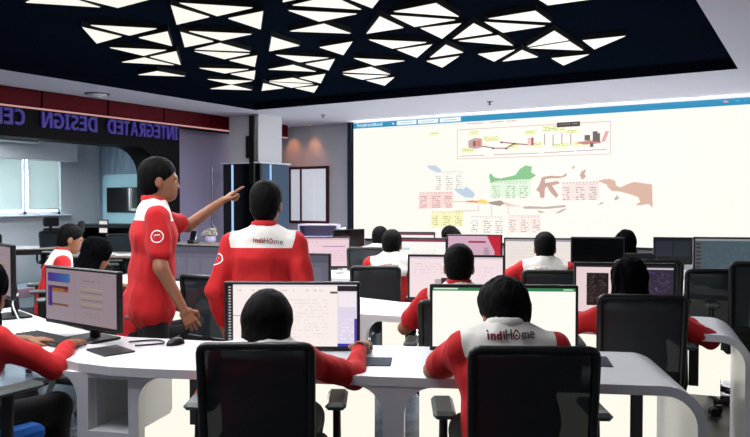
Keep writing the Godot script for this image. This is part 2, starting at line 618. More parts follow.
func make_heads() -> void:
	var f := Field.new(Vector3(-0.11, -0.19, -0.14), Vector3(0.11, 0.14, 0.13), 0.0048)
	f.cap(Vector3(0, -0.05, 0.025), Vector3(0, -0.17, 0.04), 0.052, 0.055, 0.02)
	f.ell(Vector3(0, 0.026, 0.012), Vector3(0.074, 0.090, 0.094), 0.02)
	f.ell(Vector3(0, -0.035, -0.032), Vector3(0.060, 0.083, 0.062), 0.03)
	f.ell(Vector3(0, -0.085, -0.05), Vector3(0.040, 0.030, 0.040), 0.025)
	f.cap(Vector3(-0.034, 0.016, -0.080), Vector3(0.034, 0.016, -0.080), 0.012, 0.012, 0.018)
	f.ell(Vector3(-0.031, -0.004, -0.102), Vector3(0.019, 0.012, 0.016), 0.012, true)
	f.ell(Vector3(0.031, -0.004, -0.102), Vector3(0.019, 0.012, 0.016), 0.012, true)
	f.cap(Vector3(0, 0.002, -0.089), Vector3(0, -0.032, -0.101), 0.006, 0.010, 0.012)
	f.cap(Vector3(-0.012, -0.036, -0.097), Vector3(0.012, -0.036, -0.097), 0.008, 0.008, 0.008)
	f.cap(Vector3(-0.02, -0.060, -0.089), Vector3(0.02, -0.060, -0.089), 0.007, 0.007, 0.008)
	f.cap(Vector3(-0.017, -0.072, -0.087), Vector3(0.017, -0.072, -0.087), 0.007, 0.007, 0.008)
	for q in [-1.0, 1.0]:
		f.ell(Vector3(0.077 * q, -0.012, 0.012), Vector3(0.011, 0.033, 0.021), 0.008)
	HEAD = f.mesh()
	# short hair
	f = Field.new(Vector3(-0.13, -0.15, -0.15), Vector3(0.13, 0.17, 0.16), 0.006)
	f.ell(Vector3(0, 0.042, 0.018), Vector3(0.086, 0.092, 0.104), 0.02)
	f.ell(Vector3(0, -0.02, 0.045), Vector3(0.074, 0.085, 0.070), 0.03)
	f.ell(Vector3(0, -0.055, -0.105), Vector3(0.12, 0.108, 0.092), 0.015, true)
	f.ell(Vector3(-0.09, -0.045, 0.0), Vector3(0.03, 0.05, 0.036), 0.01, true)
	f.ell(Vector3(0.09, -0.045, 0.0), Vector3(0.03, 0.05, 0.036), 0.01, true)
	f.ripple(3, 40.0, 0.003)
	HAIR.short = f.mesh()
	# fuller hair
	f = Field.new(Vector3(-0.14, -0.15, -0.15), Vector3(0.14, 0.18, 0.17), 0.006)
	f.ell(Vector3(0, 0.045, 0.018), Vector3(0.097, 0.098, 0.112), 0.02)
	f.ell(Vector3(0, -0.02, 0.045), Vector3(0.082, 0.092, 0.072), 0.03)
	f.ell(Vector3(0, -0.06, -0.11), Vector3(0.12, 0.105, 0.085), 0.015, true)
	f.ell(Vector3(-0.095, -0.05, 0.0), Vector3(0.03, 0.045, 0.036), 0.01, true)
	f.ell(Vector3(0.095, -0.05, 0.0), Vector3(0.03, 0.045, 0.036), 0.01, true)
	f.ripple(7, 30.0, 0.006)
	HAIR.full = f.mesh()
	# long straight hair
	f = Field.new(Vector3(-0.17, -0.38, -0.16), Vector3(0.17, 0.17, 0.20), 0.008)
	f.ell(Vector3(0, 0.034, 0.018), Vector3(0.092, 0.100, 0.108), 0.02)
	f.cap(Vector3(0, 0.0, 0.035), Vector3(0, -0.26, 0.075), 0.085, 0.066, 0.04, Vector3.RIGHT, 1.22)
	f.ell(Vector3(0, -0.09, -0.12), Vector3(0.078, 0.17, 0.10), 0.02, true)
	f.ripple(11, 30.0, 0.003)
	HAIR.long = f.mesh()
	# head scarf
	f = Field.new(Vector3(-0.24, -0.32, -0.22), Vector3(0.24, 0.18, 0.24), 0.008)
	f.ell(Vector3(0, 0.028, 0.015), Vector3(0.094, 0.106, 0.112), 0.02)
	f.cap(Vector3(0, -0.02, 0.02), Vector3(0, -0.13, 0.02), 0.080, 0.078, 0.05)
	f.cap(Vector3(0, -0.13, 0.02), Vector3(0, -0.20, 0.02), 0.080, 0.095, 0.06, Vector3.RIGHT, 1.3)
	f.ell(Vector3(0, -0.035, -0.12), Vector3(0.056, 0.078, 0.065), 0.012, true)
	f.ripple(13, 16.0, 0.012)
	HAIR.scarf = f.mesh()
	# tied hair
	f = Field.new(Vector3(-0.14, -0.30, -0.16), Vector3(0.14, 0.17, 0.22), 0.007)
	f.ell(Vector3(0, 0.040, 0.016), Vector3(0.086, 0.092, 0.102), 0.02)
	f.ell(Vector3(0, -0.01, 0.045), Vector3(0.074, 0.08, 0.070), 0.03)
	f.cap(Vector3(0, -0.01, 0.10), Vector3(0, -0.20, 0.12), 0.042, 0.024, 0.03)
	f.ell(Vector3(0, -0.055, -0.105), Vector3(0.12, 0.108, 0.092), 0.015, true)
	f.ripple(17, 50.0, 0.005)
	HAIR.tied = f.mesh()

func make_hands() -> void:
	for pose in ["typing", "relaxed", "pointing"]:
		var f := Field.new(Vector3(-0.09, -0.11, -0.20), Vector3(0.06, 0.04, 0.05), 0.0034)
		f.cap(Vector3(0, 0, 0.04), Vector3(0, 0, -0.01), 0.026, 0.022, 0.012)
		f.cap(Vector3(0, 0, -0.02), Vector3(-0.002, 0, -0.078), 0.013, 0.0135, 0.014, Vector3.RIGHT, 2.7)
		for k in 4:
			var at := Vector3([-0.030, -0.0105, 0.009, 0.027][k], 0.0, [-0.082, -0.088, -0.085, -0.076][k])
			var l: float = [0.074, 0.083, 0.077, 0.060][k]
			var bend := [0.25, 0.45, 0.35]
			if pose == "relaxed":
				bend = [0.35 + 0.08 * k, 0.55, 0.40]
			elif pose == "pointing":
				bend = [0.02, 0.05, 0.05] if k == 0 else [0.9 + 0.1 * k, 1.5, 0.9]
			var a := 0.0
			for q in 3:
				a += bend[q]
				var to: Vector3 = at + Vector3((k - 1.5) * 0.10 * cos(a), -sin(a), -cos(a)) * (l * [0.46, 0.30, 0.24][q])
				f.cap(at, to, 0.0092 - 0.0009 * q, 0.0086 - 0.0009 * q, 0.003)
				at = to
		var b := 0.030 if pose != "pointing" else 0.018
		f.cap(Vector3(-0.022, -0.006, -0.022), Vector3(-0.024 - b, -0.014, -0.052), 0.014, 0.0115, 0.008)
		f.cap(Vector3(-0.024 - b, -0.014, -0.052), Vector3(-0.030 - b * 0.8, -0.022, -0.082), 0.0105, 0.0085, 0.004)
		HAND[pose] = f.mesh()

func elbow(s: Vector3, h: Vector3, a: float, b: float, pole: Vector3) -> Vector3:
	var d := h - s
	var l := minf(d.length(), (a + b) * 0.995)
	var x := (a * a - b * b + l * l) / (2.0 * l)
	var y := sqrt(maxf(a * a - x * x, 0.0))
	var u := d.normalized()
	var p := (pole - u * pole.dot(u)).normalized()
	return s + u * x + p * y

# lettering as a mesh dictionary, centred on its own middle, w metres wide
func lettering(text: String, w: float, thick: float, bold := true) -> Dictionary:
	var font := SystemFont.new()
	font.font_names = PackedStringArray(["Droid Sans"])
	font.font_weight = 700 if bold else 400
	var tm := TextMesh.new()
	tm.font = font
	tm.font_size = 32
	tm.pixel_size = 0.01
	tm.curve_step = 2.0
	tm.depth = 0.02
	tm.text = text
	var a := tm.get_mesh_arrays()
	var box_ := tm.get_aabb()
	var k := w / box_.size.x
	var mid := box_.get_center()
	var V := PackedVector3Array()
	for p in a[Mesh.ARRAY_VERTEX]:
		V.append(Vector3((p.x - mid.x) * k, (p.y - mid.y) * k, (p.z - mid.z) / 0.02 * thick))
	return {"v": V, "n": a[Mesh.ARRAY_NORMAL], "t": a[Mesh.ARRAY_INDEX] if a[Mesh.ARRAY_INDEX] != null else PackedInt32Array(range(V.size())), "h": box_.size.y * k}

# lays lettering on the back of a jacket: dx, y say where its middle goes
func on_back(d: Dictionary, f: Field, dx: float, y: float, slant := 0.0) -> Dictionary:
	var V := PackedVector3Array()
	for p in d.v:
		var x: float = p.x + dx
		var yy: float = p.y + y + slant * x
		var z := 0.45
		while z > -0.3 and f.at_point(Vector3(x, yy, z)) > 0.0:
			z -= 0.004
		V.append(Vector3(x, yy, z + 0.007 + p.z))
	return {"v": V, "n": d.n, "t": d.t}

func person(o: Dictionary) -> Node3D:
	var stand: bool = o.get("stand", false)
	var cell: float = o.get("cell", 0.016)
	var top: float = o.top
	var lean: float = deg_to_rad(o.get("lean", 14.0))
	var wide: float = o.get("wide", 1.0)
	var t := thing("person", o.label, "person", ahead(o.x, 0, o.d), YAW + deg_to_rad(o.get("turn", 0.0)), "people in red and white uniforms")
	var hip := Vector3(0, top * 0.54, 0) if stand else Vector3(0, 0.53, 0)
	var up := Vector3(0, cos(lean), -sin(lean))
	var hs: float = o.get("head", 1.0)
	var bow := Basis(Vector3.RIGHT, -deg_to_rad(o.get("nod", 8.0)))
	var perch := bow * Vector3(0, 0.128, -0.028) * hs
	if o.has("neck"):
		perch = Vector3(0, top - 0.125 * hs - o.neck, o.get("perch", -0.06))
	var neck := hip + up * ((top - perch.y - 0.128 * hs - hip.y) / cos(lean))
	var length := (neck - hip).length()
	var shoulder := []
	var el := []
	var wrist := []
	for k in 2:
		var q := -1.0 if k == 0 else 1.0
		var s := neck - up * 0.082 + Vector3(q * 0.168 * wide, 0, 0)
		var h: Vector3 = o.hands[k]
		var pole: Vector3 = o.get("poles", [Vector3(-0.7, -1, 0.5), Vector3(0.7, -1, 0.5)])[k]
		var e := elbow(s, h, 0.275, 0.245, pole)
		shoulder.append(s)
		el.append(e)
		wrist.append(e + (h - e).normalized() * 0.245)
	var lo := hip
	var hi := neck
	for p in shoulder + el + wrist:
		lo = lo.min(p)
		hi = hi.max(p)
	# clothes
	var f := Field.new(lo - Vector3(0.22, 0.22, 0.22), hi + Vector3(0.22, 0.16, 0.22), cell)
	var chest := hip + up * length * 0.66
	f.cap(hip - up * 0.06, hip + up * length * 0.3, 0.122, 0.112, 0.06, Vector3.RIGHT, 1.42 * wide)
	f.cap(hip + up * length * 0.3, chest, 0.112, 0.115, 0.06, Vector3.RIGHT, 1.42 * wide)
	f.cap(chest, neck - up * 0.075, 0.112, 0.085, 0.06, Vector3.RIGHT, 1.5 * wide)
	for k in 2:
		f.cap(neck - up * 0.045, shoulder[k], 0.064, 0.056, 0.05)
	f.cap(neck - up * 0.06, neck - up * 0.012, 0.070, 0.054, 0.05)
	if stand:
		f.cap(hip, hip - up * 0.055, 0.122, 0.124, 0.05, Vector3.RIGHT, 1.42 * wide)
	var short: bool = o.get("short", true)
	for k in 2:
		if short:
			f.cap(shoulder[k], shoulder[k].lerp(el[k], 0.70), 0.060, 0.062, 0.03)
		else:
			f.cap(shoulder[k], el[k], 0.059, 0.050, 0.03)
			f.cap(el[k], el[k].lerp(wrist[k], 0.84), 0.050, 0.034, 0.02)
	f.ripple(o.get("seed", 1), 9.0, 0.010)
	var shell := f.mesh()
	if o.get("yoke", true):
		var line: float = o.get("yoke_line", 0.135)
		var edge: float = 0.172 * wide
		var parts := parted(shell, func(p: Vector3) -> float:
			return minf((p - neck).dot(up) + line, edge - absf(p.x) - 0.25 * maxf(0.0, neck.y - 0.05 - p.y)))
		var j := hang("jacket", baked(parts[0]), M.red_cloth, t)
		j.set_meta("label", "red uniform shirt")
		var y := hang("yoke", baked(parts[1]), M.white_cloth, j)
		y.set_meta("label", "white shoulder yoke of the shirt")
	else:
		hang("jacket", baked(shell), M.red_cloth, t)
	# body
	var b := Field.new(Vector3(lo.x - 0.12, 0.0, lo.z - 0.12).min(Vector3(-0.25, 0, -0.62)), hi + Vector3(0.12, 0.14, 0.16), maxf(cell, 0.016))
	b.cap(hip, neck - up * 0.1, 0.075, 0.07, 0.03, Vector3.RIGHT, 1.35)
	b.cap(neck - up * 0.08, neck + up * 0.03, 0.050, 0.048, 0.02)
	b.cap(neck, neck + perch - Vector3(0, 0.03, 0), 0.048, 0.05, 0.02)
	b.cap(shoulder[0], shoulder[1], 0.038, 0.038, 0.02)
	var knees := []
	var ankles := []
	for k in 2:
		var q := -1.0 if k == 0 else 1.0
		b.cap(shoulder[k], el[k], 0.043, 0.039, 0.015)
		b.cap(el[k], wrist[k], 0.040, 0.026, 0.015)
		knees.append(Vector3(q * 0.095, hip.y * 0.53, -0.02) if stand else Vector3(q * 0.12, 0.50, -0.42))
		ankles.append(Vector3(q * 0.10, 0.09, 0.02) if stand else Vector3(q * 0.12, 0.10, -0.40))
		b.cap(hip + Vector3(q * 0.08, -0.02, 0), knees[k], 0.055, 0.042, 0.02)
		b.cap(knees[k], ankles[k], 0.042, 0.030, 0.02)
	var body := b.mesh()
	for k in 2:
		var dir: Vector3 = (wrist[k] - el[k]).normalized()
		if o.get("poses", ["typing", "typing"])[k] == "typing":
			dir = Vector3(dir.x, -0.06, dir.z).normalized()
		var palm: Vector3 = o.get("palms", [Vector3.UP, Vector3.UP])[k]
		var z := -dir
		var x := palm.cross(z).normalized()
		var hb := Basis(x, z.cross(x), z)
		if k == 0:
			hb = Basis(-hb.x, hb.y, hb.z)
		join(body, HAND[o.get("poses", ["typing", "typing"])[k]], Transform3D(hb, wrist[k] + dir * 0.012))
	var hb2 := Basis(Vector3.UP, deg_to_rad(o.get("head_turn", 0.0))) * Basis(Vector3.RIGHT, -deg_to_rad(o.get("nod", 8.0))) * Basis(Vector3.BACK, deg_to_rad(o.get("tilt", 0.0)))
	var hx := Transform3D(hb2.scaled(Vector3.ONE * hs), neck + perch)
	join(body, HEAD, hx)
	hang("body", baked(body), M.skin, t)
	# hair or scarf, sharing one mesh per style
	var style: String = o.get("hair", "short")
	if not HAIR.has(style + "_mesh"):
		HAIR[style + "_mesh"] = baked(HAIR[style])
	var hm := hang("head_scarf" if style == "scarf" else "hair", HAIR[style + "_mesh"], M.hijab if style == "scarf" else M.hair, t)
	hm.transform = hx
	if o.get("face", false):
		for q in [-1.0, 1.0]:
			var s := sheet()
			lathe(s, arc_ball(0.0085), Vector3.ZERO, 12)
			var e := obj("eye", s, M.eye_white, t)
			e.transform = hx * Transform3D(Basis.IDENTITY, Vector3(0.031 * q, -0.004, -0.0795))
			s = sheet()
			lathe(s, arc_ball(0.005), Vector3(0, 0, -0.006), 10)
			obj("iris", s, M.hair, e)
			s = sheet()
			tube(s, [Vector3(0.016 * q, 0.016, -0.091), Vector3(0.031 * q, 0.020, -0.089), Vector3(0.047 * q, 0.015, -0.080)], 0.0032, 0.0028, 6)
			var br := obj("eyebrow", s, M.hair, t)
			br.transform = hx
	# collar
	var s2 := sheet()
	var ring := []
	for k in 16:
		var a := TAU * k / 16
		ring.append(neck + up * 0.012 + Vector3(cos(a) * 0.062, 0.010 * sin(a), sin(a) * 0.062))
	tube(s2, ring, 0.012, 0.012, 8, true, up, 1.9)
	obj("collar", s2, M.red_cloth if o.get("red_collar", true) else M.white_cloth, t)
	# trousers and shoes
	var g := Field.new(Vector3(-0.27, 0.02, -0.58), Vector3(0.27, hip.y + 0.14, 0.22), maxf(cell, 0.017))
	var slim := 0.84 if stand else 1.0
	g.cap(hip + Vector3(-0.07, -0.02, 0), hip + Vector3(0.07, -0.02, 0), 0.105 * slim, 0.105 * slim, 0.03)
	for k in 2:
		var q := -1.0 if k == 0 else 1.0
		g.cap(hip + Vector3(q * 0.085, -0.03, 0), knees[k], 0.090 * slim, 0.068, 0.03)
		g.cap(knees[k], ankles[k] - Vector3(0, 0.03, 0), 0.066, 0.054, 0.03)
	hang("trousers", baked(g.mesh()), o.get("legs", M.dark_cloth), t)
	for k in 2:
		var s := sheet()
		var a: Vector3 = ankles[k]
		tube(s, [Vector3(a.x, 0.042, a.z + 0.06), Vector3(a.x, 0.045, a.z), Vector3(a.x, 0.040, a.z - 0.09), Vector3(a.x, 0.034, a.z - 0.16)], 0.040, 0.032, 10)
		obj("shoe", s, M.black, t)
	# lettering across the back
	if o.has("logo"):
		var w: float = o.logo
		var y: float = neck.y - o.get("logo_drop", 0.075)
		var dx: float = o.get("logo_x", 0.0)
		var one := lettering("indi", w * 0.36, 0.002)
		var two := lettering("H", w * 0.13, 0.002, false)
		var three := lettering("me", w * 0.28, 0.002, false)
		var low := -w * 0.075
		var slant: float = o.get("logo_slant", 0.0)
		for part in [[one, -0.32, M.text_red], [two, -0.055, M.text_grey], [three, 0.36, M.text_grey]]:
			hang("lettering", baked(on_back(part[0], f, dx + w * part[1], y + low + part[0].h / 2.0, slant)), part[2], t)
		# the round house between the letters
		var s := sheet()
		var r := w * 0.078
		var c := Vector2(w * 0.105, low + r)
		for k in 18:
			var a0 := TAU * k / 18
			var a1 := TAU * (k + 1) / 18
			var roof := func(a: float, rr: float) -> Vector3:
				return Vector3(c.x + cos(a) * rr, c.y + sin(a) * rr * (1.0 + 0.45 * pow(maxf(0.0, sin(a)), 6.0)), 0)
			quad(s, roof.call(a0, r * 0.68), roof.call(a1, r * 0.68), roof.call(a1, r), roof.call(a0, r), Vector3.BACK)
			tri(s, Vector3(c.x, c.y, 0), Vector3(c.x + cos(a0) * r * 0.3, c.y + sin(a0) * r * 0.3, 0), Vector3(c.x + cos(a1) * r * 0.3, c.y + sin(a1) * r * 0.3, 0), Vector3.BACK)
		s.generate_normals()
		var arr := s.commit_to_arrays()
		var em := {"v": arr[Mesh.ARRAY_VERTEX], "n": arr[Mesh.ARRAY_NORMAL], "t": PackedInt32Array(range(arr[Mesh.ARRAY_VERTEX].size()))}
		hang("emblem", baked(on_back(em, f, dx, y, slant)), M.text_red, t)
	if o.has("badge"):
		# a round white badge on the sleeve
		var k: int = o.badge
		var mid: Vector3 = shoulder[k].lerp(el[k], 0.42)
		var along: Vector3 = (el[k] - shoulder[k]).normalized()
		var out: Vector3 = o.badge_out
		out = (out - along * out.dot(along)).normalized()
		var side := along.cross(out)
		var s := sheet()
		var lift := func(a: float, r: float) -> Vector3:
			var p := mid + (along * cos(a) + side * sin(a)) * r + out * 0.16
			while f.at_point(p) > 0.0 and (p - mid).dot(out) > 0.0:
				p -= out * 0.003
			return p + out * 0.003
		for q in 24:
			var a0 := TAU * q / 24
			var a1 := TAU * (q + 1) / 24
			quad(s, lift.call(a0, 0.029), lift.call(a1, 0.029), lift.call(a1, 0.035), lift.call(a0, 0.035), out)
		for row in [-1.0, 0.0, 1.0]:
			var p0: Vector3 = lift.call(PI / 2 - row * 0.5, 0.017)
			var p1: Vector3 = lift.call(-PI / 2 + row * 0.5, 0.017)
			quad(s, p0 - along * 0.003, p1 - along * 0.003, p1 + along * 0.003, p0 + along * 0.003, out)
		obj("sleeve_badge", s, M.text_white, t)
	return t

func arc_ball(r: float) -> Array:
	var out := []
	for k in 9:
		var a := -PI / 2 + PI * k / 8
		out.append(Vector2(maxf(0.00001, cos(a) * r), sin(a) * r))
	return out

# ---------------------------------------------------------------- pictures on screens
func fill_poly(img: Image, pts: Array, c: Color) -> void:
	var n := pts.size() / 2
	var lo := 1e9
	var hi := -1e9
	for i in n:
		lo = minf(lo, pts[i * 2 + 1])
		hi = maxf(hi, pts[i * 2 + 1])
	for y in range(maxi(0, int(lo)), mini(img.get_height() - 1, int(hi)) + 1):
		var xs := []
		for i in n:
			var x0: float = pts[i * 2]
			var y0: float = pts[i * 2 + 1]
			var j := (i + 1) % n
			var x1: float = pts[j * 2]
			var y1: float = pts[j * 2 + 1]
			if (y0 <= y + 0.5) != (y1 <= y + 0.5):
				xs.append(x0 + (y + 0.5 - y0) / (y1 - y0) * (x1 - x0))
		xs.sort()
		for k in range(0, xs.size() - 1, 2):
			img.fill_rect(Rect2i(int(round(xs[k])), y, maxi(1, int(round(xs[k + 1])) - int(round(xs[k]))), 1), c)

func stroke(img: Image, a: Vector2, b: Vector2, w: int, c: Color) -> void:
	var n := int(a.distance_to(b)) + 1
	for i in n + 1:
		var p := a.lerp(b, float(i) / n)
		img.fill_rect(Rect2i(int(p.x) - w / 2, int(p.y) - w / 2, w, w), c)

func dashes(img: Image, r: Rect2i, row: int, c: Color, rng: RandomNumberGenerator, density := 0.6) -> void:
	var y := r.position.y
	while y < r.end.y - 1:
		var x := r.position.x
		while x < r.end.x:
			var l := rng.randi_range(2, 5)
			if rng.randf() < density:
				img.fill_rect(Rect2i(x, y, mini(l, r.end.x - x), maxi(1, row / 2)), c.lerp(img.get_pixel(x, y), rng.randf_range(0.0, 0.45)))
			x += l + 1
		y += row

# columns of figures under a heading, as the tables on the wall have
func table_of(img: Image, x: int, y: int, w: int, h: int, c: Color, rng: RandomNumberGenerator) -> void:
	for k in range(0, w, 10):
		img.fill_rect(Rect2i(x + k, y, 4, 2), c)
	dashes(img, Rect2i(x + int(w * 0.36), y + 6, int(w * 0.34), 3), 3, c, rng, 0.8)
	dashes(img, Rect2i(x + int(w * 0.78), y + 6, int(w * 0.2), 3), 3, c, rng, 0.8)
	for col in [[0.0, 0.2], [0.38, 0.26], [0.76, 0.22]]:
		dashes(img, Rect2i(x + int(w * col[0]), y + 14, int(w * col[1]), h - 14), 7, c, rng, 0.75)

func wall_picture() -> Image:
	var rng := RandomNumberGenerator.new()
	rng.seed = 4
	var W := 1376
	var H := 416
	var img := Image.create(W, H, false, Image.FORMAT_RGB8)
	var paper := Color(1.0, 0.992, 0.955)
	img.fill(paper)
	img.fill_rect(Rect2i(0, 3, W, 19), Color(0.13, 0.56, 0.74))
	img.fill_rect(Rect2i(0, 0, W, 3), Color(0.96, 0.95, 0.96))
	for k in 3:
		img.fill_rect(Rect2i(178 + k * 82, 5, 77, 14), Color(0.94, 0.99, 0.99))
		img.fill_rect(Rect2i(192 + k * 82, 11, 48, 2), Color(0.70, 0.72, 0.74))
	img.fill_rect(Rect2i(160, 9, 7, 7), Color(0.75, 0.92, 0.98))
	for k in 6:
		img.fill_rect(Rect2i(1195, 8 + k, 14 - absi(k - 3) * 2, 1), Color(0.85, 0.62, 0.68))
	dashes(img, Rect2i(1215, 10, 60, 4), 4, Color(0.6, 0.9, 0.97), rng)
	dashes(img, Rect2i(130, 27, 420, 3), 4, Color(0.85, 0.80, 0.78), rng, 0.7)
	dashes(img, Rect2i(440, 28, 60, 3), 4, Color(0.85, 0.35, 0.40), rng, 0.9)
	dashes(img, Rect2i(520, 27, 90, 3), 4, Color(0.80, 0.25, 0.35), rng, 0.9)
	# the framed diagram
	for e in [Rect2i(406, 46, 492, 2), Rect2i(406, 142, 492, 2), Rect2i(406, 46, 2, 98), Rect2i(896, 46, 2, 98)]:
		img.fill_rect(e, Color(0.86, 0.72, 0.72))
	for l in [[300, 50, 40, 12], [446, 52, 36, 16], [420, 108, 48, 16], [496, 72, 56, 18], [580, 100, 40, 16], [636, 60, 36, 16], [650, 98, 44, 16], [692, 50, 72, 18], [724, 104, 52, 14], [764, 64, 40, 14], [788, 100, 60, 16]]:
		img.fill_rect(Rect2i(l[0], l[1], l[2], l[3]), Color(0.98, 0.99, 0.78))
		dashes(img, Rect2i(l[0] + 4, l[1] + 3, l[2] - 8, l[3] - 6), 5, Color(0.62, 0.64, 0.42), rng, 0.8)
	fill_poly(img, [446, 84, 470, 76, 494, 80, 494, 108, 470, 112, 446, 106], Color(0.80, 0.66, 0.62))
	img.fill_rect(Rect2i(462, 86, 10, 18), Color(0.52, 0.40, 0.38))
	img.fill_rect(Rect2i(476, 84, 12, 20), Color(0.88, 0.50, 0.48))
	for l in [[494, 104, 536, 112], [536, 112, 576, 114], [576, 114, 602, 100], [602, 100, 650, 106], [560, 94, 602, 100]]:
		stroke(img, Vector2(l[0], l[1]), Vector2(l[2], l[3]), 3, Color(0.62, 0.36, 0.40))
	for p in [[528, 110], [572, 112], [598, 98], [556, 92]]:
		img.fill_rect(Rect2i(p[0], p[1], 8, 5), Color(0.35, 0.25, 0.26))
	img.fill_rect(Rect2i(646, 84, 16, 24), Color(0.94, 0.78, 0.78))
	img.fill_rect(Rect2i(658, 84, 7, 24), Color(0.66, 0.28, 0.34))
	for k in 4:
		img.fill_rect(Rect2i(698 + k * 27, 74 + (k % 2) * 4, 3, 34), Color(0.72, 0.58, 0.62))
	for k in 2:
		stroke(img, Vector2(416 + k * 120, 134), Vector2(500 + k * 180, 134 - k), 2, Color(0.72, 0.62, 0.58))
	stroke(img, Vector2(700, 133), Vector2(790, 131), 2, Color(0.70, 0.58, 0.62))
	stroke(img, Vector2(800, 131), Vector2(885, 129), 2, Color(0.70, 0.58, 0.62))
	img.fill_rect(Rect2i(738, 42, 70, 14), Color(0.24, 0.20, 0.22))
	dashes(img, Rect2i(744, 47, 58, 5), 5, Color(0.85, 0.82, 0.82), rng, 0.8)
	fill_poly(img, [800, 106, 836, 100, 868, 104, 870, 110, 820, 112], Color(0.80, 0.50, 0.50))
	for p in [[822, 84, 16, 16], [846, 74, 14, 30], [860, 80, 7, 26], [838, 108, 10, 12]]:
		img.fill_rect(Rect2i(p[0], p[1], p[2], p[3]), Color(0.40, 0.36, 0.36))
	for k in 6:
		img.fill_rect(Rect2i(872 + k * 2, 100 - k * 5, 10, 6), Color(0.92, 0.66, 0.64))
	# the islands
	var land := [
		[Color(0.90, 0.97, 0.87), [261, 108, 329, 105, 329, 133, 261, 136]],
		[Color(0.99, 0.86, 0.84), [132, 128, 196, 125, 196, 151, 132, 155]],
		[Color(0.99, 0.98, 0.76), [155, 160, 214, 156, 214, 182, 155, 187]],
		[Color(0.99, 0.90, 0.88), [377, 112, 433, 110, 433, 138, 378, 141]],
		[Color(1.00, 0.94, 0.91), [291, 165, 345, 161, 345, 187, 291, 192]],
		[Color(0.76, 0.82, 0.89), [147, 81, 164, 81, 175, 90, 172, 93, 161, 91, 151, 86]],
		[Color(0.73, 0.82, 0.91), [196, 120, 214, 122, 219, 117, 231, 125, 235, 130, 231, 136, 217, 135, 205, 128]],
		[Color(0.98, 0.84, 0.40), [238, 140, 247, 138, 257, 141, 256, 146, 240, 144]],
		[Color(0.92, 0.55, 0.42), [217, 141, 230, 140, 240, 141, 240, 144, 219, 143]],
		[Color(0.62, 0.55, 0.48), [257, 143, 278, 140, 288, 144, 278, 149, 261, 146]],
		[Color(0.93, 0.80, 0.76), [281, 141, 301, 147, 314, 150, 288, 149]],
		[Color(0.48, 0.76, 0.50), [259, 100, 262, 96, 268, 103, 278, 105, 294, 102, 303, 100, 311, 90, 320, 85, 330, 87, 329, 96, 337, 101, 327, 107, 311, 107, 291, 108, 269, 109, 262, 112]],
		[Color(0.78, 0.60, 0.54), [346, 104, 351, 103, 360, 102, 377, 103, 385, 98, 384, 103, 374, 106, 359, 106, 351, 107, 351, 113, 359, 112, 371, 110, 374, 114, 362, 117, 366, 123, 372, 132, 368, 136, 360, 128, 354, 118, 351, 121, 350, 136, 344, 136, 342, 127, 337, 124, 342, 116]],
		[Color(0.78, 0.63, 0.57), [404, 102, 407, 96, 414, 93, 411, 101, 414, 104, 408, 109]],
		[Color(0.84, 0.67, 0.59), [431, 111, 437, 109, 448, 108, 456, 111, 457, 118, 463, 121, 471, 117, 482, 113, 507, 117, 508, 150, 502, 145, 491, 147, 484, 147, 491, 142, 488, 135, 477, 131, 463, 127, 451, 126, 446, 121, 443, 117, 450, 119, 440, 115]],
		[Color(0.74, 0.66, 0.60), [314, 150, 327, 149, 351, 150, 382, 147, 384, 150, 356, 153, 319, 153]],
		[Color(0.78, 0.68, 0.63), [339, 155, 352, 158, 343, 160]],
		[Color(0.78, 0.68, 0.63), [366, 160, 379, 153, 386, 152, 375, 159]],
		[Color(0.78, 0.68, 0.63), [430, 148, 437, 142, 440, 144]],
		[Color(0.78, 0.68, 0.63), [454, 138, 459, 132, 462, 137, 457, 140]],
		[Color(0.78, 0.70, 0.64), [392, 90, 395, 87, 397, 89, 394, 93]]]
	for l in land:
		var big := []
		for q in l[1]:
			big.append(q * 2)
		fill_poly(img, big, l[0].lerp(paper, 0.12))
	var ink := Color(0.58, 0.52, 0.50)
	table_of(img, 328, 184, 98, 62, Color(0.66, 0.64, 0.62), rng)
	table_of(img, 270, 252, 120, 54, Color(0.74, 0.45, 0.45), rng)
	table_of(img, 314, 318, 112, 50, Color(0.70, 0.66, 0.40), rng)
	table_of(img, 530, 220, 120, 52, Color(0.46, 0.60, 0.44), rng)
	table_of(img, 758, 226, 104, 54, ink, rng)
	table_of(img, 458, 332, 110, 54, ink, rng)
	table_of(img, 588, 328, 100, 54, Color(0.66, 0.54, 0.52), rng)
	for l in [[392, 284, 440, 284], [482, 292, 482, 314], [482, 314, 400, 316], [528, 298, 528, 328], [584, 300, 584, 324]]:
		stroke(img, Vector2(l[0], l[1]), Vector2(l[2], l[3]), 2, Color(0.86, 0.72, 0.64))
	for k in 26:
		var p := Vector2(rng.randf_range(700, 1020), rng.randf_range(300, 390))
		stroke(img, p, p + Vector2(rng.randf_range(6, 26), rng.randf_range(-8, 4)), 2, Color(0.97, 0.955, 0.92))
	return img

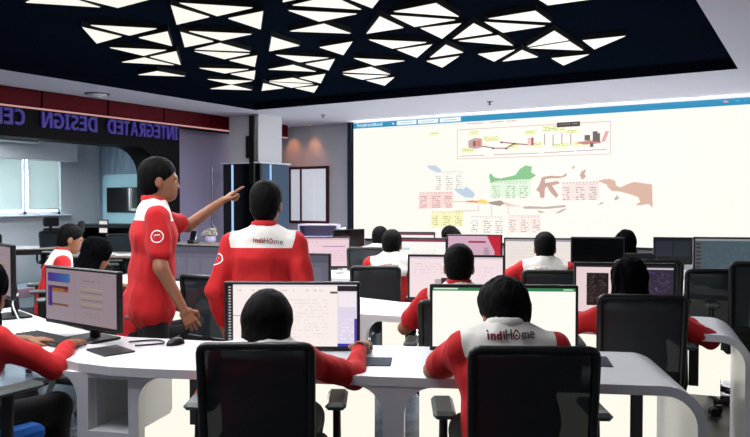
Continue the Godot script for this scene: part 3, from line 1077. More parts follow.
func monitor_picture(kind: String) -> Image:
	var rng := RandomNumberGenerator.new()
	rng.seed = 20 + kind.length()
	var img := Image.create(256, 128, false, Image.FORMAT_RGB8)
	match kind:
		"document":
			img.fill(Color(1.0, 0.955, 0.94))
			img.fill_rect(Rect2i(0, 0, 12, 128), Color(0.10, 0.10, 0.12))
			for k in 20:
				img.fill_rect(Rect2i(3, 4 + k * 6, 5, 3), Color(0.75, 0.75, 0.78))
			img.fill_rect(Rect2i(12, 0, 244, 4), Color(0.93, 0.90, 0.92))
			img.fill_rect(Rect2i(12, 64, 46, 1), Color(0.45, 0.42, 0.44))
			dashes(img, Rect2i(20, 10, 170, 8), 8, Color(0.88, 0.84, 0.84), rng)
			dashes(img, Rect2i(100, 30, 100, 80), 7, Color(0.93, 0.88, 0.88), rng)
			img.fill_rect(Rect2i(204, 14, 16, 4), Color(0.35, 0.33, 0.36))
			img.fill_rect(Rect2i(12, 118, 40, 10), Color(0.16, 0.52, 0.74))
			img.fill_rect(Rect2i(218, 0, 38, 128), Color(0.90, 0.86, 0.94))
			img.fill_rect(Rect2i(218, 2, 38, 11), Color(0.16, 0.14, 0.16))
			img.fill_rect(Rect2i(220, 16, 34, 30), Color(0.98, 0.94, 0.96))
			img.fill_rect(Rect2i(218, 122, 38, 6), Color(0.20, 0.16, 0.62))
			img.fill_rect(Rect2i(251, 70, 5, 58), Color(0.30, 0.26, 0.66))
			dashes(img, Rect2i(222, 70, 28, 46), 8, Color(0.96, 0.94, 0.98), rng)
		"sheet":
			img.fill(Color(1.0, 0.992, 0.955))
			img.fill_rect(Rect2i(0, 0, 256, 7), Color(0.20, 0.48, 0.32))
			img.fill_rect(Rect2i(2, 1, 44, 3), Color(0.85, 0.95, 0.88))
			img.fill_rect(Rect2i(234, 2, 18, 3), Color(0.70, 0.85, 0.74))
			dashes(img, Rect2i(4, 118, 60, 5), 6, Color(0.90, 0.90, 0.86), rng)
		"dashboard":
			img.fill(Color(0.70, 0.62, 0.66))
			for x in 84:
				var c := Color(0.36, 0.22, 0.62).lerp(Color(0.26, 0.52, 0.74), x / 84.0)
				img.fill_rect(Rect2i(8 + x, 10, 1, 22), c)
			img.fill_rect(Rect2i(8, 42, 16, 52), Color(0.34, 0.22, 0.56))
			img.fill_rect(Rect2i(24, 42, 62, 6), Color(0.34, 0.20, 0.30))
			img.fill_rect(Rect2i(24, 48, 62, 9), Color(0.72, 0.46, 0.22))
			img.fill_rect(Rect2i(70, 48, 16, 6), Color(0.66, 0.22, 0.24))
			img.fill_rect(Rect2i(24, 86, 62, 5), Color(0.52, 0.36, 0.26))
			dashes(img, Rect2i(140, 22, 60, 5), 5, Color(0.45, 0.40, 0.42), rng)
			for k in 6:
				img.fill_rect(Rect2i(132, 40 + k * 9, 76, 4), Color(0.76, 0.68, 0.56) if k % 2 == 0 else Color(0.62, 0.54, 0.54))
			img.fill_rect(Rect2i(110, 0, 1, 128), Color(0.60, 0.52, 0.56))
			dashes(img, Rect2i(136, 100, 60, 10), 7, Color(0.60, 0.52, 0.54), rng)
		"pale":
			img.fill(Color(0.98, 0.90, 0.91))
			img.fill_rect(Rect2i(0, 0, 256, 6), Color(0.88, 0.80, 0.84))
			dashes(img, Rect2i(14, 20, 90, 30), 9, Color(0.90, 0.80, 0.82), rng)
			img.fill_rect(Rect2i(88, 66, 44, 62), Color(0.13, 0.08, 0.09))
			img.fill_rect(Rect2i(70, 70, 18, 58), Color(0.72, 0.66, 0.68))
			dashes(img, Rect2i(170, 30, 60, 70), 12, Color(0.92, 0.84, 0.85), rng)
		"maps":
			img.fill(Color(0.96, 0.86, 0.87))
			img.fill_rect(Rect2i(0, 0, 256, 6), Color(0.14, 0.13, 0.17))
			img.fill_rect(Rect2i(28, 22, 58, 88), Color(0.12, 0.10, 0.10))
			for k in 90:
				var p := Vector2(rng.randf_range(32, 80), rng.randf_range(26, 104))
				stroke(img, p, p + Vector2(rng.randf_range(-5, 5), rng.randf_range(-5, 5)), 2, Color(0.40, 0.34, 0.31).lerp(Color(0.2, 0.17, 0.16), rng.randf()))
			img.fill_rect(Rect2i(184, 10, 72, 118), Color(0.20, 0.17, 0.22))
			for k in 110:
				var p := Vector2(rng.randf_range(188, 246), rng.randf_range(14, 122))
				stroke(img, p, p + Vector2(rng.randf_range(-10, 10), rng.randf_range(-8, 8)), 1, Color(0.50, 0.46, 0.62).lerp(Color(0.26, 0.20, 0.50), rng.randf()))
			img.fill_rect(Rect2i(170, 6, 86, 5), Color(0.80, 0.78, 0.80))
		"grey":
			img.fill(Color(0.42, 0.42, 0.50))
			img.fill_rect(Rect2i(0, 0, 256, 26), Color(0.36, 0.36, 0.43))
			for k in 3:
				img.fill_rect(Rect2i(16 + k * 74, 40, 62, 66), Color(0.46, 0.46, 0.54))
				img.fill_rect(Rect2i(16 + k * 74, 40, 62, 1), Color(0.34, 0.34, 0.40))
			dashes(img, Rect2i(24, 10, 120, 6), 6, Color(0.52, 0.52, 0.60), rng)
		"rose":
			img.fill(Color(0.97, 0.84, 0.88))
			img.fill_rect(Rect2i(0, 0, 256, 8), Color(0.90, 0.74, 0.80))
			dashes(img, Rect2i(12, 16, 70, 6), 6, Color(0.50, 0.20, 0.26), rng)
			img.fill_rect(Rect2i(110, 36, 126, 3), Color(0.55, 0.42, 0.60))
			img.fill_rect(Rect2i(30, 50, 4, 50), Color(0.70, 0.56, 0.62))
			img.fill_rect(Rect2i(60, 60, 3, 40), Color(0.70, 0.56, 0.62))
			dashes(img, Rect2i(90, 56, 140, 50), 11, Color(0.90, 0.74, 0.80), rng)
		"red_page":
			img.fill(Color(0.86, 0.70, 0.78))
			fill_poly(img, [190, 0, 256, 0, 256, 128, 214, 128, 228, 70], Color(0.78, 0.10, 0.20))
			img.fill_rect(Rect2i(100, 22, 84, 8), Color(0.66, 0.16, 0.26))
			img.fill_rect(Rect2i(40, 44, 5, 30), Color(0.40, 0.22, 0.30))
			img.fill_rect(Rect2i(64, 74, 30, 5), Color(0.50, 0.30, 0.38))
			fill_poly(img, [176, 50, 196, 50, 204, 84, 190, 108, 172, 96], Color(0.72, 0.60, 0.68))
		"cream":
			img.fill(Color(0.99, 0.955, 0.93))
			img.fill_rect(Rect2i(0, 0, 256, 9), Color(0.66, 0.64, 0.68))
			dashes(img, Rect2i(20, 30, 160, 70), 14, Color(0.95, 0.90, 0.86), rng)
		"white":
			img.fill(Color(1.0, 0.985, 0.965))
			img.fill_rect(Rect2i(0, 0, 256, 12), Color(0.52, 0.20, 0.30))
			img.fill_rect(Rect2i(40, 40, 70, 10), Color(0.72, 0.88, 0.90))
			dashes(img, Rect2i(120, 50, 100, 40), 12, Color(0.93, 0.92, 0.90), rng)
		"panes":
			img.fill(Color(0.05, 0.055, 0.08))
			img.fill_rect(Rect2i(6, 12, 116, 84), Color(0.13, 0.16, 0.22))
			img.fill_rect(Rect2i(132, 12, 116, 84), Color(0.12, 0.15, 0.20))
		"terrain":
			img.fill(Color(0.36, 0.45, 0.50))
			img.fill_rect(Rect2i(0, 0, 256, 8), Color(0.70, 0.72, 0.74))
			img.fill_rect(Rect2i(0, 8, 26, 120), Color(0.42, 0.44, 0.46))
			for k in 7:
				img.fill_rect(Rect2i(3, 16 + k * 15, 18, 7), Color(0.24, 0.26, 0.30))
			for k in 260:
				var p := Vector2(rng.randf_range(30, 246), rng.randf_range(12, 120))
				stroke(img, p, p + Vector2(rng.randf_range(-14, 14), rng.randf_range(-4, 4)), 3, Color(0.48, 0.50, 0.52).lerp(Color(0.30, 0.42, 0.46), rng.randf()))
	return img

# ---------------------------------------------------------------- furniture
var chair_parts := {}

func chair(label: String, x: float, d: float, turn: float, opts := {}) -> Node3D:
	var group: String = opts.get("group", "office chairs at the white desks")
	var kind: String = "headrest" if opts.get("headrest", false) else "plain"
	var blue: bool = opts.get("blue", false)
	var t := thing("office_chair", label, "chair", ahead(x, 0, d), YAW + deg_to_rad(turn), group)
	if chair_parts.is_empty():
		var s := sheet()
		box(s, Vector3(0, 0.455, 0), Vector3(0.48, 0.075, 0.46), 0.022)
		chair_parts.seat = done(s)
		s = sheet()
		var path := []
		for p in rounded(0.400, 0.46, 0.026, 3):
			var y: float = p.y + 0.745
			path.append(Vector3(p.x * (1.0 + 0.06 * (y - 0.5)), y, 0.245 + 0.10 * (y - 0.5) + 0.25 * p.x * p.x * -1.0))
		tube(s, path, 0.0165, 0.0165, 8, true)
		for q in 2:
			var yy: float = [0.535, 0.575][q]
			box(s, Vector3(0, yy, 0.240 + 0.10 * (yy - 0.5)), Vector3(0.37, 0.045, 0.02), 0.006)
		chair_parts.back_frame = done(s)
		s = sheet()
		for i in 8:
			for j in 6:
				var P := func(a: int, b: int) -> Vector3:
					var px := -0.195 + 0.39 * a / 8.0
					var py := 0.56 + 0.40 * b / 6.0
					return Vector3(px * (1.0 + 0.06 * (py - 0.5)), py, 0.243 + 0.10 * (py - 0.5) - 0.25 * px * px)
				s.set_smooth_group(0)
				quad(s, P.call(i, j), P.call(i + 1, j), P.call(i + 1, j + 1), P.call(i, j + 1), Vector3.BACK)
		chair_parts.back_mesh = done(s)
		s = sheet()
		tube(s, [Vector3(0, 0.42, 0.02), Vector3(0, 0.41, 0.20), Vector3(0, 0.46, 0.265), Vector3(0, 0.60, 0.268)], 0.022, 0.018, 8, false, Vector3.RIGHT, 2.2)
		chair_parts.back_support = done(s)
		for q in 2:
			var sx := -1.0 if q == 0 else 1.0
			s = sheet()
			tube(s, [Vector3(sx * 0.18, 0.42, -0.01), Vector3(sx * 0.275, 0.43, -0.01), Vector3(sx * 0.285, 0.48, -0.01), Vector3(sx * 0.283, 0.672, -0.02)], 0.018, 0.016, 8, false, Vector3.BACK, 1.7)
			chair_parts["arm_post%d" % q] = done(s)
			s = sheet()
			box(s, Vector3(sx * 0.283, 0.688, -0.04), Vector3(0.085, 0.030, 0.24), 0.013)
			chair_parts["arm_pad%d" % q] = done(s)
		s = sheet()
		tube(s, [Vector3(0, 0.10, 0), Vector3(0, 0.42, 0)], 0.028, 0.022, 12)
		chair_parts.gas_lift = done(s)
		for k in 5:
			var a := TAU * k / 5 + 0.3
			var e := Vector3(cos(a) * 0.29, 0.085, sin(a) * 0.29)
			s = sheet()
			tube(s, [Vector3(0, 0.125, 0), e], 0.026, 0.015, 8)
			chair_parts["base_leg%d" % k] = done(s)
			s = sheet()
			var side := Vector3(-sin(a), 0, cos(a)) * 0.022
			tube(s, [e - side + Vector3(0, -0.056, 0), e + side + Vector3(0, -0.056, 0)], 0.028, 0.028, 12)
			chair_parts["caster%d" % k] = done(s)
		s = sheet()
		box(s, Vector3(0, 1.13, 0.29), Vector3(0.27, 0.15, 0.05), 0.02)
		box(s, Vector3(0, 1.02, 0.305), Vector3(0.05, 0.12, 0.02), 0.006)
		chair_parts.headrest = done(s)
	hang("seat", chair_parts.seat, M.blue_seat if blue else M.seat_cloth, t)
	hang("back_frame", chair_parts.back_frame, M.black, t)
	hang("back_mesh", chair_parts.back_mesh, M.mesh_cloth, t)
	hang("back_support", chair_parts.back_support, M.black, t)
	for q in 2:
		var p := hang("armrest", chair_parts["arm_post%d" % q], M.black_plastic, t)
		hang("arm_pad", chair_parts["arm_pad%d" % q], M.pad, p)
	hang("gas_lift", chair_parts.gas_lift, M.chrome, t)
	for k in 5:
		var l := hang("base_leg", chair_parts["base_leg%d" % k], M.black_plastic, t)
		hang("caster", chair_parts["caster%d" % k], M.black, l)
	if kind == "headrest":
		hang("headrest", chair_parts.headrest, M.seat_cloth, t)
	if opts.has("scale"):
		t.scale = Vector3.ONE * opts.scale
	return t

func done(s: SurfaceTool) -> ArrayMesh:
	s.generate_normals()
	return s.commit()

var screen_mats := {}

# x, d: middle of the screen; top: height of its upper edge
func monitor(label: String, x: float, d: float, turn: float, top: float, w: float, h: float, kind: String, energy := 0.95, floor_y := 0.75) -> Node3D:
	var t := thing("monitor", label, "monitor", ahead(x, floor_y, d), YAW + deg_to_rad(turn), "monitors on the desks")
	var cy := top - h / 2 - floor_y
	var s := sheet()
	box(s, Vector3(0, cy, -0.014), Vector3(w, h, 0.028), 0.005)
	var body := obj("housing", s, M.black, t)
	s = sheet()
	box(s, Vector3(0, cy, -0.042), Vector3(w * 0.6, h * 0.6, 0.03), 0.012)
	obj("back_cover", s, M.black_plastic, body)
	var rim := 0.014
	if kind == "off":
		s = sheet()
		box(s, Vector3(0, cy + 0.004, 0.0005), Vector3(w - 2 * rim, h - 2 * rim - 0.008, 0.002))
		obj("screen", s, M.dark_screen, t)
	else:
		if not screen_mats.has(kind):
			screen_mats[kind] = screen_mat(monitor_picture(kind), energy)
		hang("screen", picture(w - 2 * rim, h - 2 * rim - 0.008, Transform3D(Basis.IDENTITY, Vector3(0, cy + 0.004, 0.0015))), screen_mats[kind], t)
	s = sheet()
	var foot := cy - h * 0.2
	tube(s, [Vector3(0, 0.012, -0.085), Vector3(0, foot * 0.6, -0.08), Vector3(0, maxf(foot, 0.05), -0.05)], 0.02, 0.018, 8, false, Vector3.RIGHT, 1.8)
	obj("stand_neck", s, M.black_plastic, t)
	s = sheet()
	box(s, Vector3(0, 0.007, -0.07), Vector3(minf(0.24, w * 0.5), 0.012, 0.17), 0.005)
	obj("stand_base", s, M.black_plastic, t)
	return t

func keyboard(label: String, x: float, d: float, turn: float) -> void:
	var t := thing("keyboard", label, "keyboard", ahead(x, 0.75, d), YAW + deg_to_rad(turn), "keyboards on the desks")
	var s := sheet()
	box(s, Vector3(0, 0.009, 0), Vector3(0.43, 0.016, 0.135), 0.005)
	obj("case", s, M.keyboard, t)
	s = sheet()
	for r in 5:
		for k in 18:
			box(s, Vector3(-0.197 + k * 0.0232, 0.0195, -0.05 + r * 0.024), Vector3(0.019, 0.006, 0.019), 0.002)
	var keys := obj("keys", s, M.keycap, t)
	keys.set_meta("kind", "stuff")

func mouse(label: String, x: float, d: float, turn: float, m: Material) -> void:
	var t := thing("computer_mouse", label, "mouse", ahead(x, 0.75, d), YAW + deg_to_rad(turn), "mice on the desks")
	var s := sheet()
	s.set_smooth_group(0)
	var ring := []
	for j in 6:
		var row := []
		var e := float(j) / 5 * PI / 2
		for k in 16:
			var a := TAU * k / 16
			row.append(Vector3(cos(a) * 0.031 * cos(e), 0.002 + sin(e) * 0.036, sin(a) * 0.055 * cos(e)))
		ring.append(row)
	for j in 5:
		for k in 16:
			var l := (k + 1) % 16
			quad(s, ring[j][k], ring[j][l], ring[j + 1][l], ring[j + 1][k], ring[j][k] + Vector3(0, 0.02, 0))
	obj("shell", s, m, t)
	s = sheet()
	tube(s, [Vector3(-0.004, 0.034, -0.024), Vector3(0.004, 0.034, -0.024)], 0.008, 0.008, 10)
	obj("wheel", s, M.black, t)

func flat_pad(called: String, label: String, category: String, x: float, d: float, turn: float, w: float, l: float, m: Material, thick := 0.004, y := 0.75) -> Node3D:
	var t := thing(called, label, category, ahead(x, y, d), YAW + deg_to_rad(turn))
	var s := sheet()
	box(s, Vector3(0, thick / 2, 0), Vector3(w, thick, l), thick * 0.3)
	obj("sheet", s, m, t)
	return t

# a desk: outline of the top seen from above as (x, d), piers under its front edge, a curved end and lit panels
func desk(label: String, mid: Vector2, top: Array, o := {}) -> Node3D:
	var t := thing("curved_desk", label, "desk", ahead(mid.x, 0, mid.y), YAW, "rows of white curved desks")
	var s := sheet()
	var poly := PackedVector2Array()
	for p in top:
		poly.append(p - mid)
	slab(s, poly, 0.712, 0.75)
	obj("desk_top", s, M.desk, t)
	for q in o.get("piers", []):
		# q: origin, direction along the front, left, right, flare left, flare right
		var at: Vector2 = q.at - mid
		var ux: Vector2 = q.ux
		var xf := Transform3D(Basis(Vector3(ux.x, 0, -ux.y), Vector3.UP, Vector3(ux.y, 0, ux.x)), Vector3(at.x, 0, -at.y))
		s = sheet()
		if q.has("cubby"):
			var cb: Array = q.cubby
			pier_shape(s, q.s0, cb[0], 0.12, 0.0, xf)
			pier_shape(s, cb[1], q.s1, 0.0, 0.12, xf)
			prism(s, PackedVector2Array([Vector2(cb[0], cb[3]), Vector2(cb[1], cb[3]), Vector2(cb[1], 0.712), Vector2(cb[0], 0.712)]), -0.05, -0.002, xf)
			prism(s, PackedVector2Array([Vector2(cb[0], 0), Vector2(cb[1], 0), Vector2(cb[1], cb[2]), Vector2(cb[0], cb[2])]), -0.05, -0.002, xf)
			obj("pier", s, M.desk, t)
			s = sheet()
			var x0: float = cb[0] + 0.002
			var x1: float = cb[1] - 0.002
			for w in [[x0 - 0.006, x0 + 0.006], [x1 - 0.006, x1 + 0.006]]:
				prism(s, PackedVector2Array([Vector2(w[0], cb[2]), Vector2(w[1], cb[2]), Vector2(w[1], cb[3]), Vector2(w[0], cb[3])]), -0.36, -0.051, xf)
			prism(s, PackedVector2Array([Vector2(x0, cb[2]), Vector2(x1, cb[2]), Vector2(x1, cb[3]), Vector2(x0, cb[3])]), -0.375, -0.361, xf)
			prism(s, PackedVector2Array([Vector2(x0, cb[2] - 0.014), Vector2(x1, cb[2] - 0.014), Vector2(x1, cb[2] - 0.002), Vector2(x0, cb[2] - 0.002)]), -0.36, -0.051, xf)
			obj("cubby", s, M.desk, t)
		else:
			pier_shape(s, q.s0, q.s1, q.fl, q.fr, xf)
			obj("pier", s, M.desk, t)
	if o.has("end"):
		# the top rolls over into a vertical panel at the right-hand end
		var e: Dictionary = o.end
		var at: Vector2 = e.at - mid
		var ux: Vector2 = e.ux
		var xf := Transform3D(Basis(Vector3(ux.x, 0, -ux.y), Vector3.UP, Vector3(ux.y, 0, ux.x)), Vector3(at.x, 0, -at.y))
		var R := 0.16
		var s1: float = e.s
		var pl := PackedVector2Array()
		for k in 11:
			var a := PI / 2 * (1.0 - k / 10.0)
			pl.append(Vector2(s1 - R + cos(a) * R, 0.75 - R + sin(a) * R))
		pl.append(Vector2(s1, 0))
		pl.append(Vector2(s1 - 0.038, 0))
		for k in 11:
			var a := PI / 2 * k / 10.0
			pl.append(Vector2(s1 - R + cos(a) * (R - 0.038), 0.75 - R + sin(a) * (R - 0.038)))
		s = sheet()
		prism(s, pl, -e.deep, 0.0, xf)
		obj("rolled_end", s, M.desk, t)
	for p in o.get("panels", []):
		var a: Vector2 = p.a - mid
		var b: Vector2 = p.b - mid
		var ux := (b - a).normalized()
		var xf := Transform3D(Basis(Vector3(ux.x, 0, -ux.y), Vector3.UP, Vector3(ux.y, 0, ux.x)), Vector3(a.x, 0, -a.y))
		var l := a.distance_to(b)
		s = sheet()
		box(s, Vector3(l / 2, (p.get("y0", 0.30) + 0.708) / 2, -0.012), Vector3(l, 0.708 - p.get("y0", 0.30), 0.024), 0.003)
		var g := SurfaceTool.new()
		g.begin(Mesh.PRIMITIVE_TRIANGLES)
		s.generate_normals()
		g.append_from(s.commit(), 0, xf)
		var pan := hang("light_panel", g.commit(), M.light_panel, t)
		pan.set_meta("label", "glowing white panel under the desk")
		for q in p.get("slots", []):
			s = sheet()
			box(s, Vector3(q, 0.53, 0.004), Vector3(0.055, 0.355, 0.008), 0.002)
			s.generate_normals()
			g = SurfaceTool.new()
			g.begin(Mesh.PRIMITIVE_TRIANGLES)
			g.append_from(s.commit(), 0, xf)
			hang("cable_slot", g.commit(), M.slot, t)
	for p in o.get("lamps", []):
		# a small strip light tucked up under the top, in front of the glowing panel
		var lamp := OmniLight3D.new()
		lamp.name = "under_desk_light"
		lamp.light_energy = 0.05
		lamp.light_color = Color(1.0, 0.98, 0.93)
		lamp.light_size = 0.03
		lamp.omni_range = 20.0
		lamp.omni_attenuation = 2.0
		lamp.shadow_enabled = true
		t.add_child(lamp, true)
		lamp.position = Vector3(p.x - mid.x, 0.66, -(p.y - mid.y))
	return t

func pier_shape(s: SurfaceTool, s0: float, s1: float, fl: float, fr: float, xf: Transform3D) -> void:
	var pl := PackedVector2Array()
	if fl > 0.0:
		for k in 9:
			var a := PI / 2 * k / 8.0
			pl.append(Vector2(s0 - fl + sin(a) * fl, 0.712 - fl + cos(a) * fl))
	else:
		pl.append(Vector2(s0, 0.712))
	pl.append(Vector2(s0, 0))
	pl.append(Vector2(s1, 0))
	if fr > 0.0:
		for k in 9:
			var a := PI / 2 * (1.0 - k / 8.0)
			pl.append(Vector2(s1 + fr - sin(a) * fr, 0.712 - fr + cos(a) * fr))
	else:
		pl.append(Vector2(s1, 0.712))
	prism(s, pl, -0.05, -0.002, xf)

# ---------------------------------------------------------------- the room (x along the video wall, -z towards it)
func bx(x0: float, x1: float, y0: float, y1: float, z0: float, z1: float, s: SurfaceTool = null, r := 0.0) -> SurfaceTool:
	if s == null:
		s = sheet()
	box(s, Vector3((x0 + x1) / 2, (y0 + y1) / 2, (z0 + z1) / 2), Vector3(absf(x1 - x0), absf(y1 - y0), absf(z1 - z0)), r)
	return s

func room() -> void:
	struct("floor", bx(-12.2, 3.2, -0.1, 0.0, -11.1, 3.2), M.floor)
	# ceiling with a black recess
	var s := bx(-12.2, -7.43, 2.85, 3.2, -11.1, 3.2)
	bx(-0.74, 3.2, 2.85, 3.2, -11.1, 3.2, s)
	bx(-7.43, -0.74, 2.85, 3.2, -11.1, -8.55, s)
	bx(-7.43, -0.74, 2.85, 3.2, 1.2, 3.2, s)
	struct("ceiling", s, M.ceiling)
	s = bx(-7.43, -0.74, 2.955, 3.15, -8.55, 1.2)
	struct("ceiling_recess", s, M.black_ceiling, "black recessed ceiling panel over the desks")
	s = bx(-7.43, -7.41, 2.85, 2.955, -8.55, 1.2)
	bx(-0.76, -0.74, 2.85, 2.955, -8.55, 1.2, s)
	bx(-7.41, -0.76, 2.85, 2.955, -8.55, -8.53, s)
	bx(-7.41, -0.76, 2.85, 2.955, 1.18, 1.2, s)
	struct("trim_2", s, M.black_ceiling, "black edge lining the ceiling recess")
	# walls
	struct("wall_front", bx(-9.0, 3.2, 0, 2.85, -11.1, -10.9), M.white_wall)
	struct("wall_right", bx(3.0, 3.2, 0, 2.85, -10.9, 3.0), M.white_wall)
	struct("wall_rear", bx(-12.0, 3.2, 0, 2.85, 3.0, 3.2), M.white_wall)
	struct("wall_side", bx(-9.0, -8.85, 0, 2.85, -10.9, -7.9), M.lavender, "lavender wall beside the video wall column")
	struct("wall_far", bx(-12.2, -9.0, 0, 2.85, -9.4, -9.2), M.concrete, "blue grey streaked wall of the room behind the portal")
	struct("wall_partition", bx(-8.85, -8.40, 0, 2.24, -2.6, 3.0), M.portal_black)
	# window wall with an opening
	s = bx(-12.2, -12.0, 0, 1.2, -9.2, 3.0)
	bx(-12.2, -12.0, 2.42, 2.85, -9.2, 3.0, s)
	bx(-12.2, -12.0, 1.2, 2.42, -9.2, -8.35, s)
	bx(-12.2, -12.0, 1.2, 2.42, -5.5, 3.0, s)
	struct("wall_left", s, M.white_wall)
	s = sheet()
	for z in [-8.33, -7.65, -6.94, -6.23, -5.52]:
		bx(-12.12, -12.02, 1.2, 2.42, z - 0.03, z + 0.03, s)
	bx(-12.12, -12.02, 1.2, 1.25, -8.35, -5.5, s)
	bx(-12.12, -12.02, 2.37, 2.42, -8.35, -5.5, s)
	var win := struct("window_1", s, M.white_plastic, "window with white mullions in the room behind the portal")
	for k in 4:
		obj("window_pane", bx(-12.085, -12.08, 1.25, 2.37, -8.30 + k * 0.705, -7.68 + k * 0.705), M.glass, win)
	obj("window_sill", bx(-12.0, -11.88, 1.165, 1.195, -8.5, -5.4, null, 0.006), M.white_plastic, win)
	var names := ["roller blind at the right-hand window, next to the grey wall", "roller blind second from the right-hand end of the window", "roller blind third from the right-hand end of the window", "roller blind at the left-hand end of the window"]
	for k in 4:
		var b := thing("roller_blind", names[k], "blind", Vector3(-11.985, 1.30, -7.99 + k * 0.705), PI / 2, "roller blinds at the window")
		obj("blind_cloth", bx(-0.30, 0.30, 0.0, 0.95, -0.004, 0.0), M.blind, b)
		obj("bottom_bar", bx(-0.30, 0.30, -0.02, 0.0, -0.01, 0.01, null, 0.004), M.white_plastic, b)
	obj("window_pelmet", bx(-12.0, -11.72, 2.17, 2.60, -8.52, -5.3, null, 0.006), M.white_wall, win)
	# air conditioner on the pelmet wall
	var ac := thing("air_conditioner", "white split air conditioner above the window pelmet", "air conditioner", Vector3(-11.62, 2.44, -7.22))
	obj("case", bx(-0.1, 0.12, 0, 0.30, -0.42, 0.42, null, 0.03), M.white_plastic, ac)
	obj("air_outlet", bx(0.10, 0.126, 0.02, 0.06, -0.36, 0.36), M.black_plastic, ac)
	# portal: black fascia with a rounded corner, red panels above
	s = sheet()
	var pl := PackedVector2Array([Vector2(-3.0, 2.62), Vector2(-3.0, 2.24)])
	for k in 9:
		var a := PI / 2 * k / 8.0
		pl.append(Vector2(7.46 - 0.42 + sin(a) * 0.42, 2.24 - 0.42 + cos(a) * 0.42))
	pl.append_array([Vector2(7.46, 0), Vector2(7.9, 0), Vector2(7.9, 2.62)])
	prism(s, pl, -0.45, 0.0, Transform3D(Basis(Vector3(0, 0, -1), Vector3.UP, Vector3(1, 0, 0)), Vector3(-8.40, 0, 0)))
	struct("wall_portal", s, M.portal_black, "black portal with a rounded opening")
	var beam := struct("trim_1", bx(-8.85, -8.44, 2.62, 2.85, -10.6, 3.0), M.portal_black, "dark beam above the portal")
	var z0 := -10.6
	while z0 < -1.0:
		obj("red_panel", bx(-8.46, -8.41, 2.64, 2.84, z0 + 0.012, z0 + 0.988, null, 0.004), M.red_panel, beam)
		z0 += 1.0
	var strip := thing("light_strip", "thin pale pink light strip between red panels and black fascia", "light strip", Vector3(-8.40, 2.60, -5.0))
	obj("strip", bx(-0.01, 0.012, 0.0, 0.022, -5.55, 3.0), glow(Color(1.0, 0.72, 0.70), 0.55), strip)
	var sign := thing("lettering_sign", "purple lit letters of the portal seen from behind, mirrored", "sign", Vector3(-8.40, 2.48, -7.85))
	for w in [["INTEGRATED", 1.30, 0.0], ["DESIGN", 0.84, 1.45], ["CENTER", 0.88, 2.50]]:
		var at: float = w[2]
		var word: String = w[0]
		for i in word.length():
			var before := 0.0 if i == 0 else width_of(word.substr(0, i))
			var d := lettering(word[i], 0.1, 0.03)
			var sc: float = glyph_width(word[i]) * w[1] / width_of(word) / 0.1
			var out := empty()
			var mid: float = at + w[1] * (before + glyph_width(word[i]) / 2.0) / width_of(word)
			join(out, d, Transform3D(Basis(Vector3(0, 0, sc * 0.86), Vector3(0, 0.20 / d.h, 0), Vector3(1, 0, 0)), Vector3(0.022, 0, mid)))
			hang("letter", baked(out), M.letter, sign)
	# the column with its dark lower casing
	s = bx(-8.35, -7.72, 0, 2.85, -9.55, -8.95)
	struct("column", s, M.white_wall, "white square column with a dark glass casing round its foot")
	var cs := thing("column_casing", "dark glass casing with two light strips round the column", "casing", Vector3(-8.03, 0, -9.25))
	obj("front_glass", bx(-0.40, 0.40, 0.0, 2.05, 0.32, 0.37, null, 0.006), M.dark_glass, cs)
	obj("side_glass", bx(0.34, 0.40, 0.0, 2.05, -0.38, 0.315, null, 0.006), M.glass_blue_reflection, cs)
	obj("ledge", bx(-0.43, 0.43, 2.05, 2.075, -0.40, 0.40, null, 0.004), M.white_plastic, cs)
	obj("light_tube", bx(-0.20, -0.165, 0.6, 2.04, 0.371, 0.385), glow(Color(0.62, 0.78, 1.0), 1.1), cs)
	obj("light_tube", bx(0.401, 0.415, 0.6, 2.04, 0.10, 0.13), glow(Color(0.62, 0.78, 1.0), 1.1), cs)
	var sp := thing("loudspeaker", "tall black column loudspeaker on the white column", "loudspeaker", Vector3(-7.78, 1.72, -8.90))
	obj("cabinet", bx(-0.06, 0.06, 0.0, 1.10, -0.05, 0.05, null, 0.01), M.black, sp)
	obj("bracket", bx(-0.16, -0.06, 0.42, 0.78, -0.04, 0.02, null, 0.01), M.black_plastic, sp)
	var post := thing("chrome_post", "slim chrome post left of the column casing", "post", Vector3(-8.42, 0, -8.62))
	s = sheet()
	tube(s, [Vector3(0, 0.02, 0), Vector3(0, 2.0, 0)], 0.022, 0.022, 10)
	obj("pole", s, M.chrome, post)
	s = sheet()
	lathe(s, [Vector2(0.001, 0.025), Vector2(0.13, 0.02), Vector2(0.14, 0.0)], Vector3.ZERO, 20)
	obj("foot", s, M.chrome, post)
	# glossy board with red frame on the front wall, glow added to its panes
	var bd := thing("red_framed_panes", "pale panes with added glow in a dark red frame", "window", Vector3(-8.15, 1.02, -10.885))
	for e in [[-0.46, 0.46, 1.02, 1.07], [-0.46, 0.46, 0.0, 0.05], [-0.46, -0.42, 0.05, 1.02], [0.40, 0.46, 0.05, 1.02], [-0.20, -0.16, 0.05, 1.02]]:
		obj("frame_bar", bx(e[0], e[1], e[2], e[3], -0.01, 0.03, null, 0.004), M.dark_red, bd)
	obj("pane", bx(-0.42, -0.20, 0.05, 1.02, 0.0, 0.012), M.pane_added_glow, bd)
	obj("pane", bx(-0.16, 0.12, 0.05, 1.02, 0.0, 0.012), M.pane_added_glow, bd)
	obj("pane", bx(0.125, 0.40, 0.05, 1.02, 0.0, 0.012), M.pane_added_glow, bd)
	# video wall
	var vw := thing("video_wall", "huge video wall showing a map of islands under a blue bar", "screen", Vector3(-3.64, 0.78, -10.78))
	hang("screen", picture(6.88, 2.06, Transform3D(Basis.IDENTITY, Vector3(0, 1.03, 0.002))), screen_mat(wall_picture(), 1.0), vw)
	obj("housing", bx(-3.56, 3.56, -0.04, 2.062, -0.11, 0.0), M.black, vw)
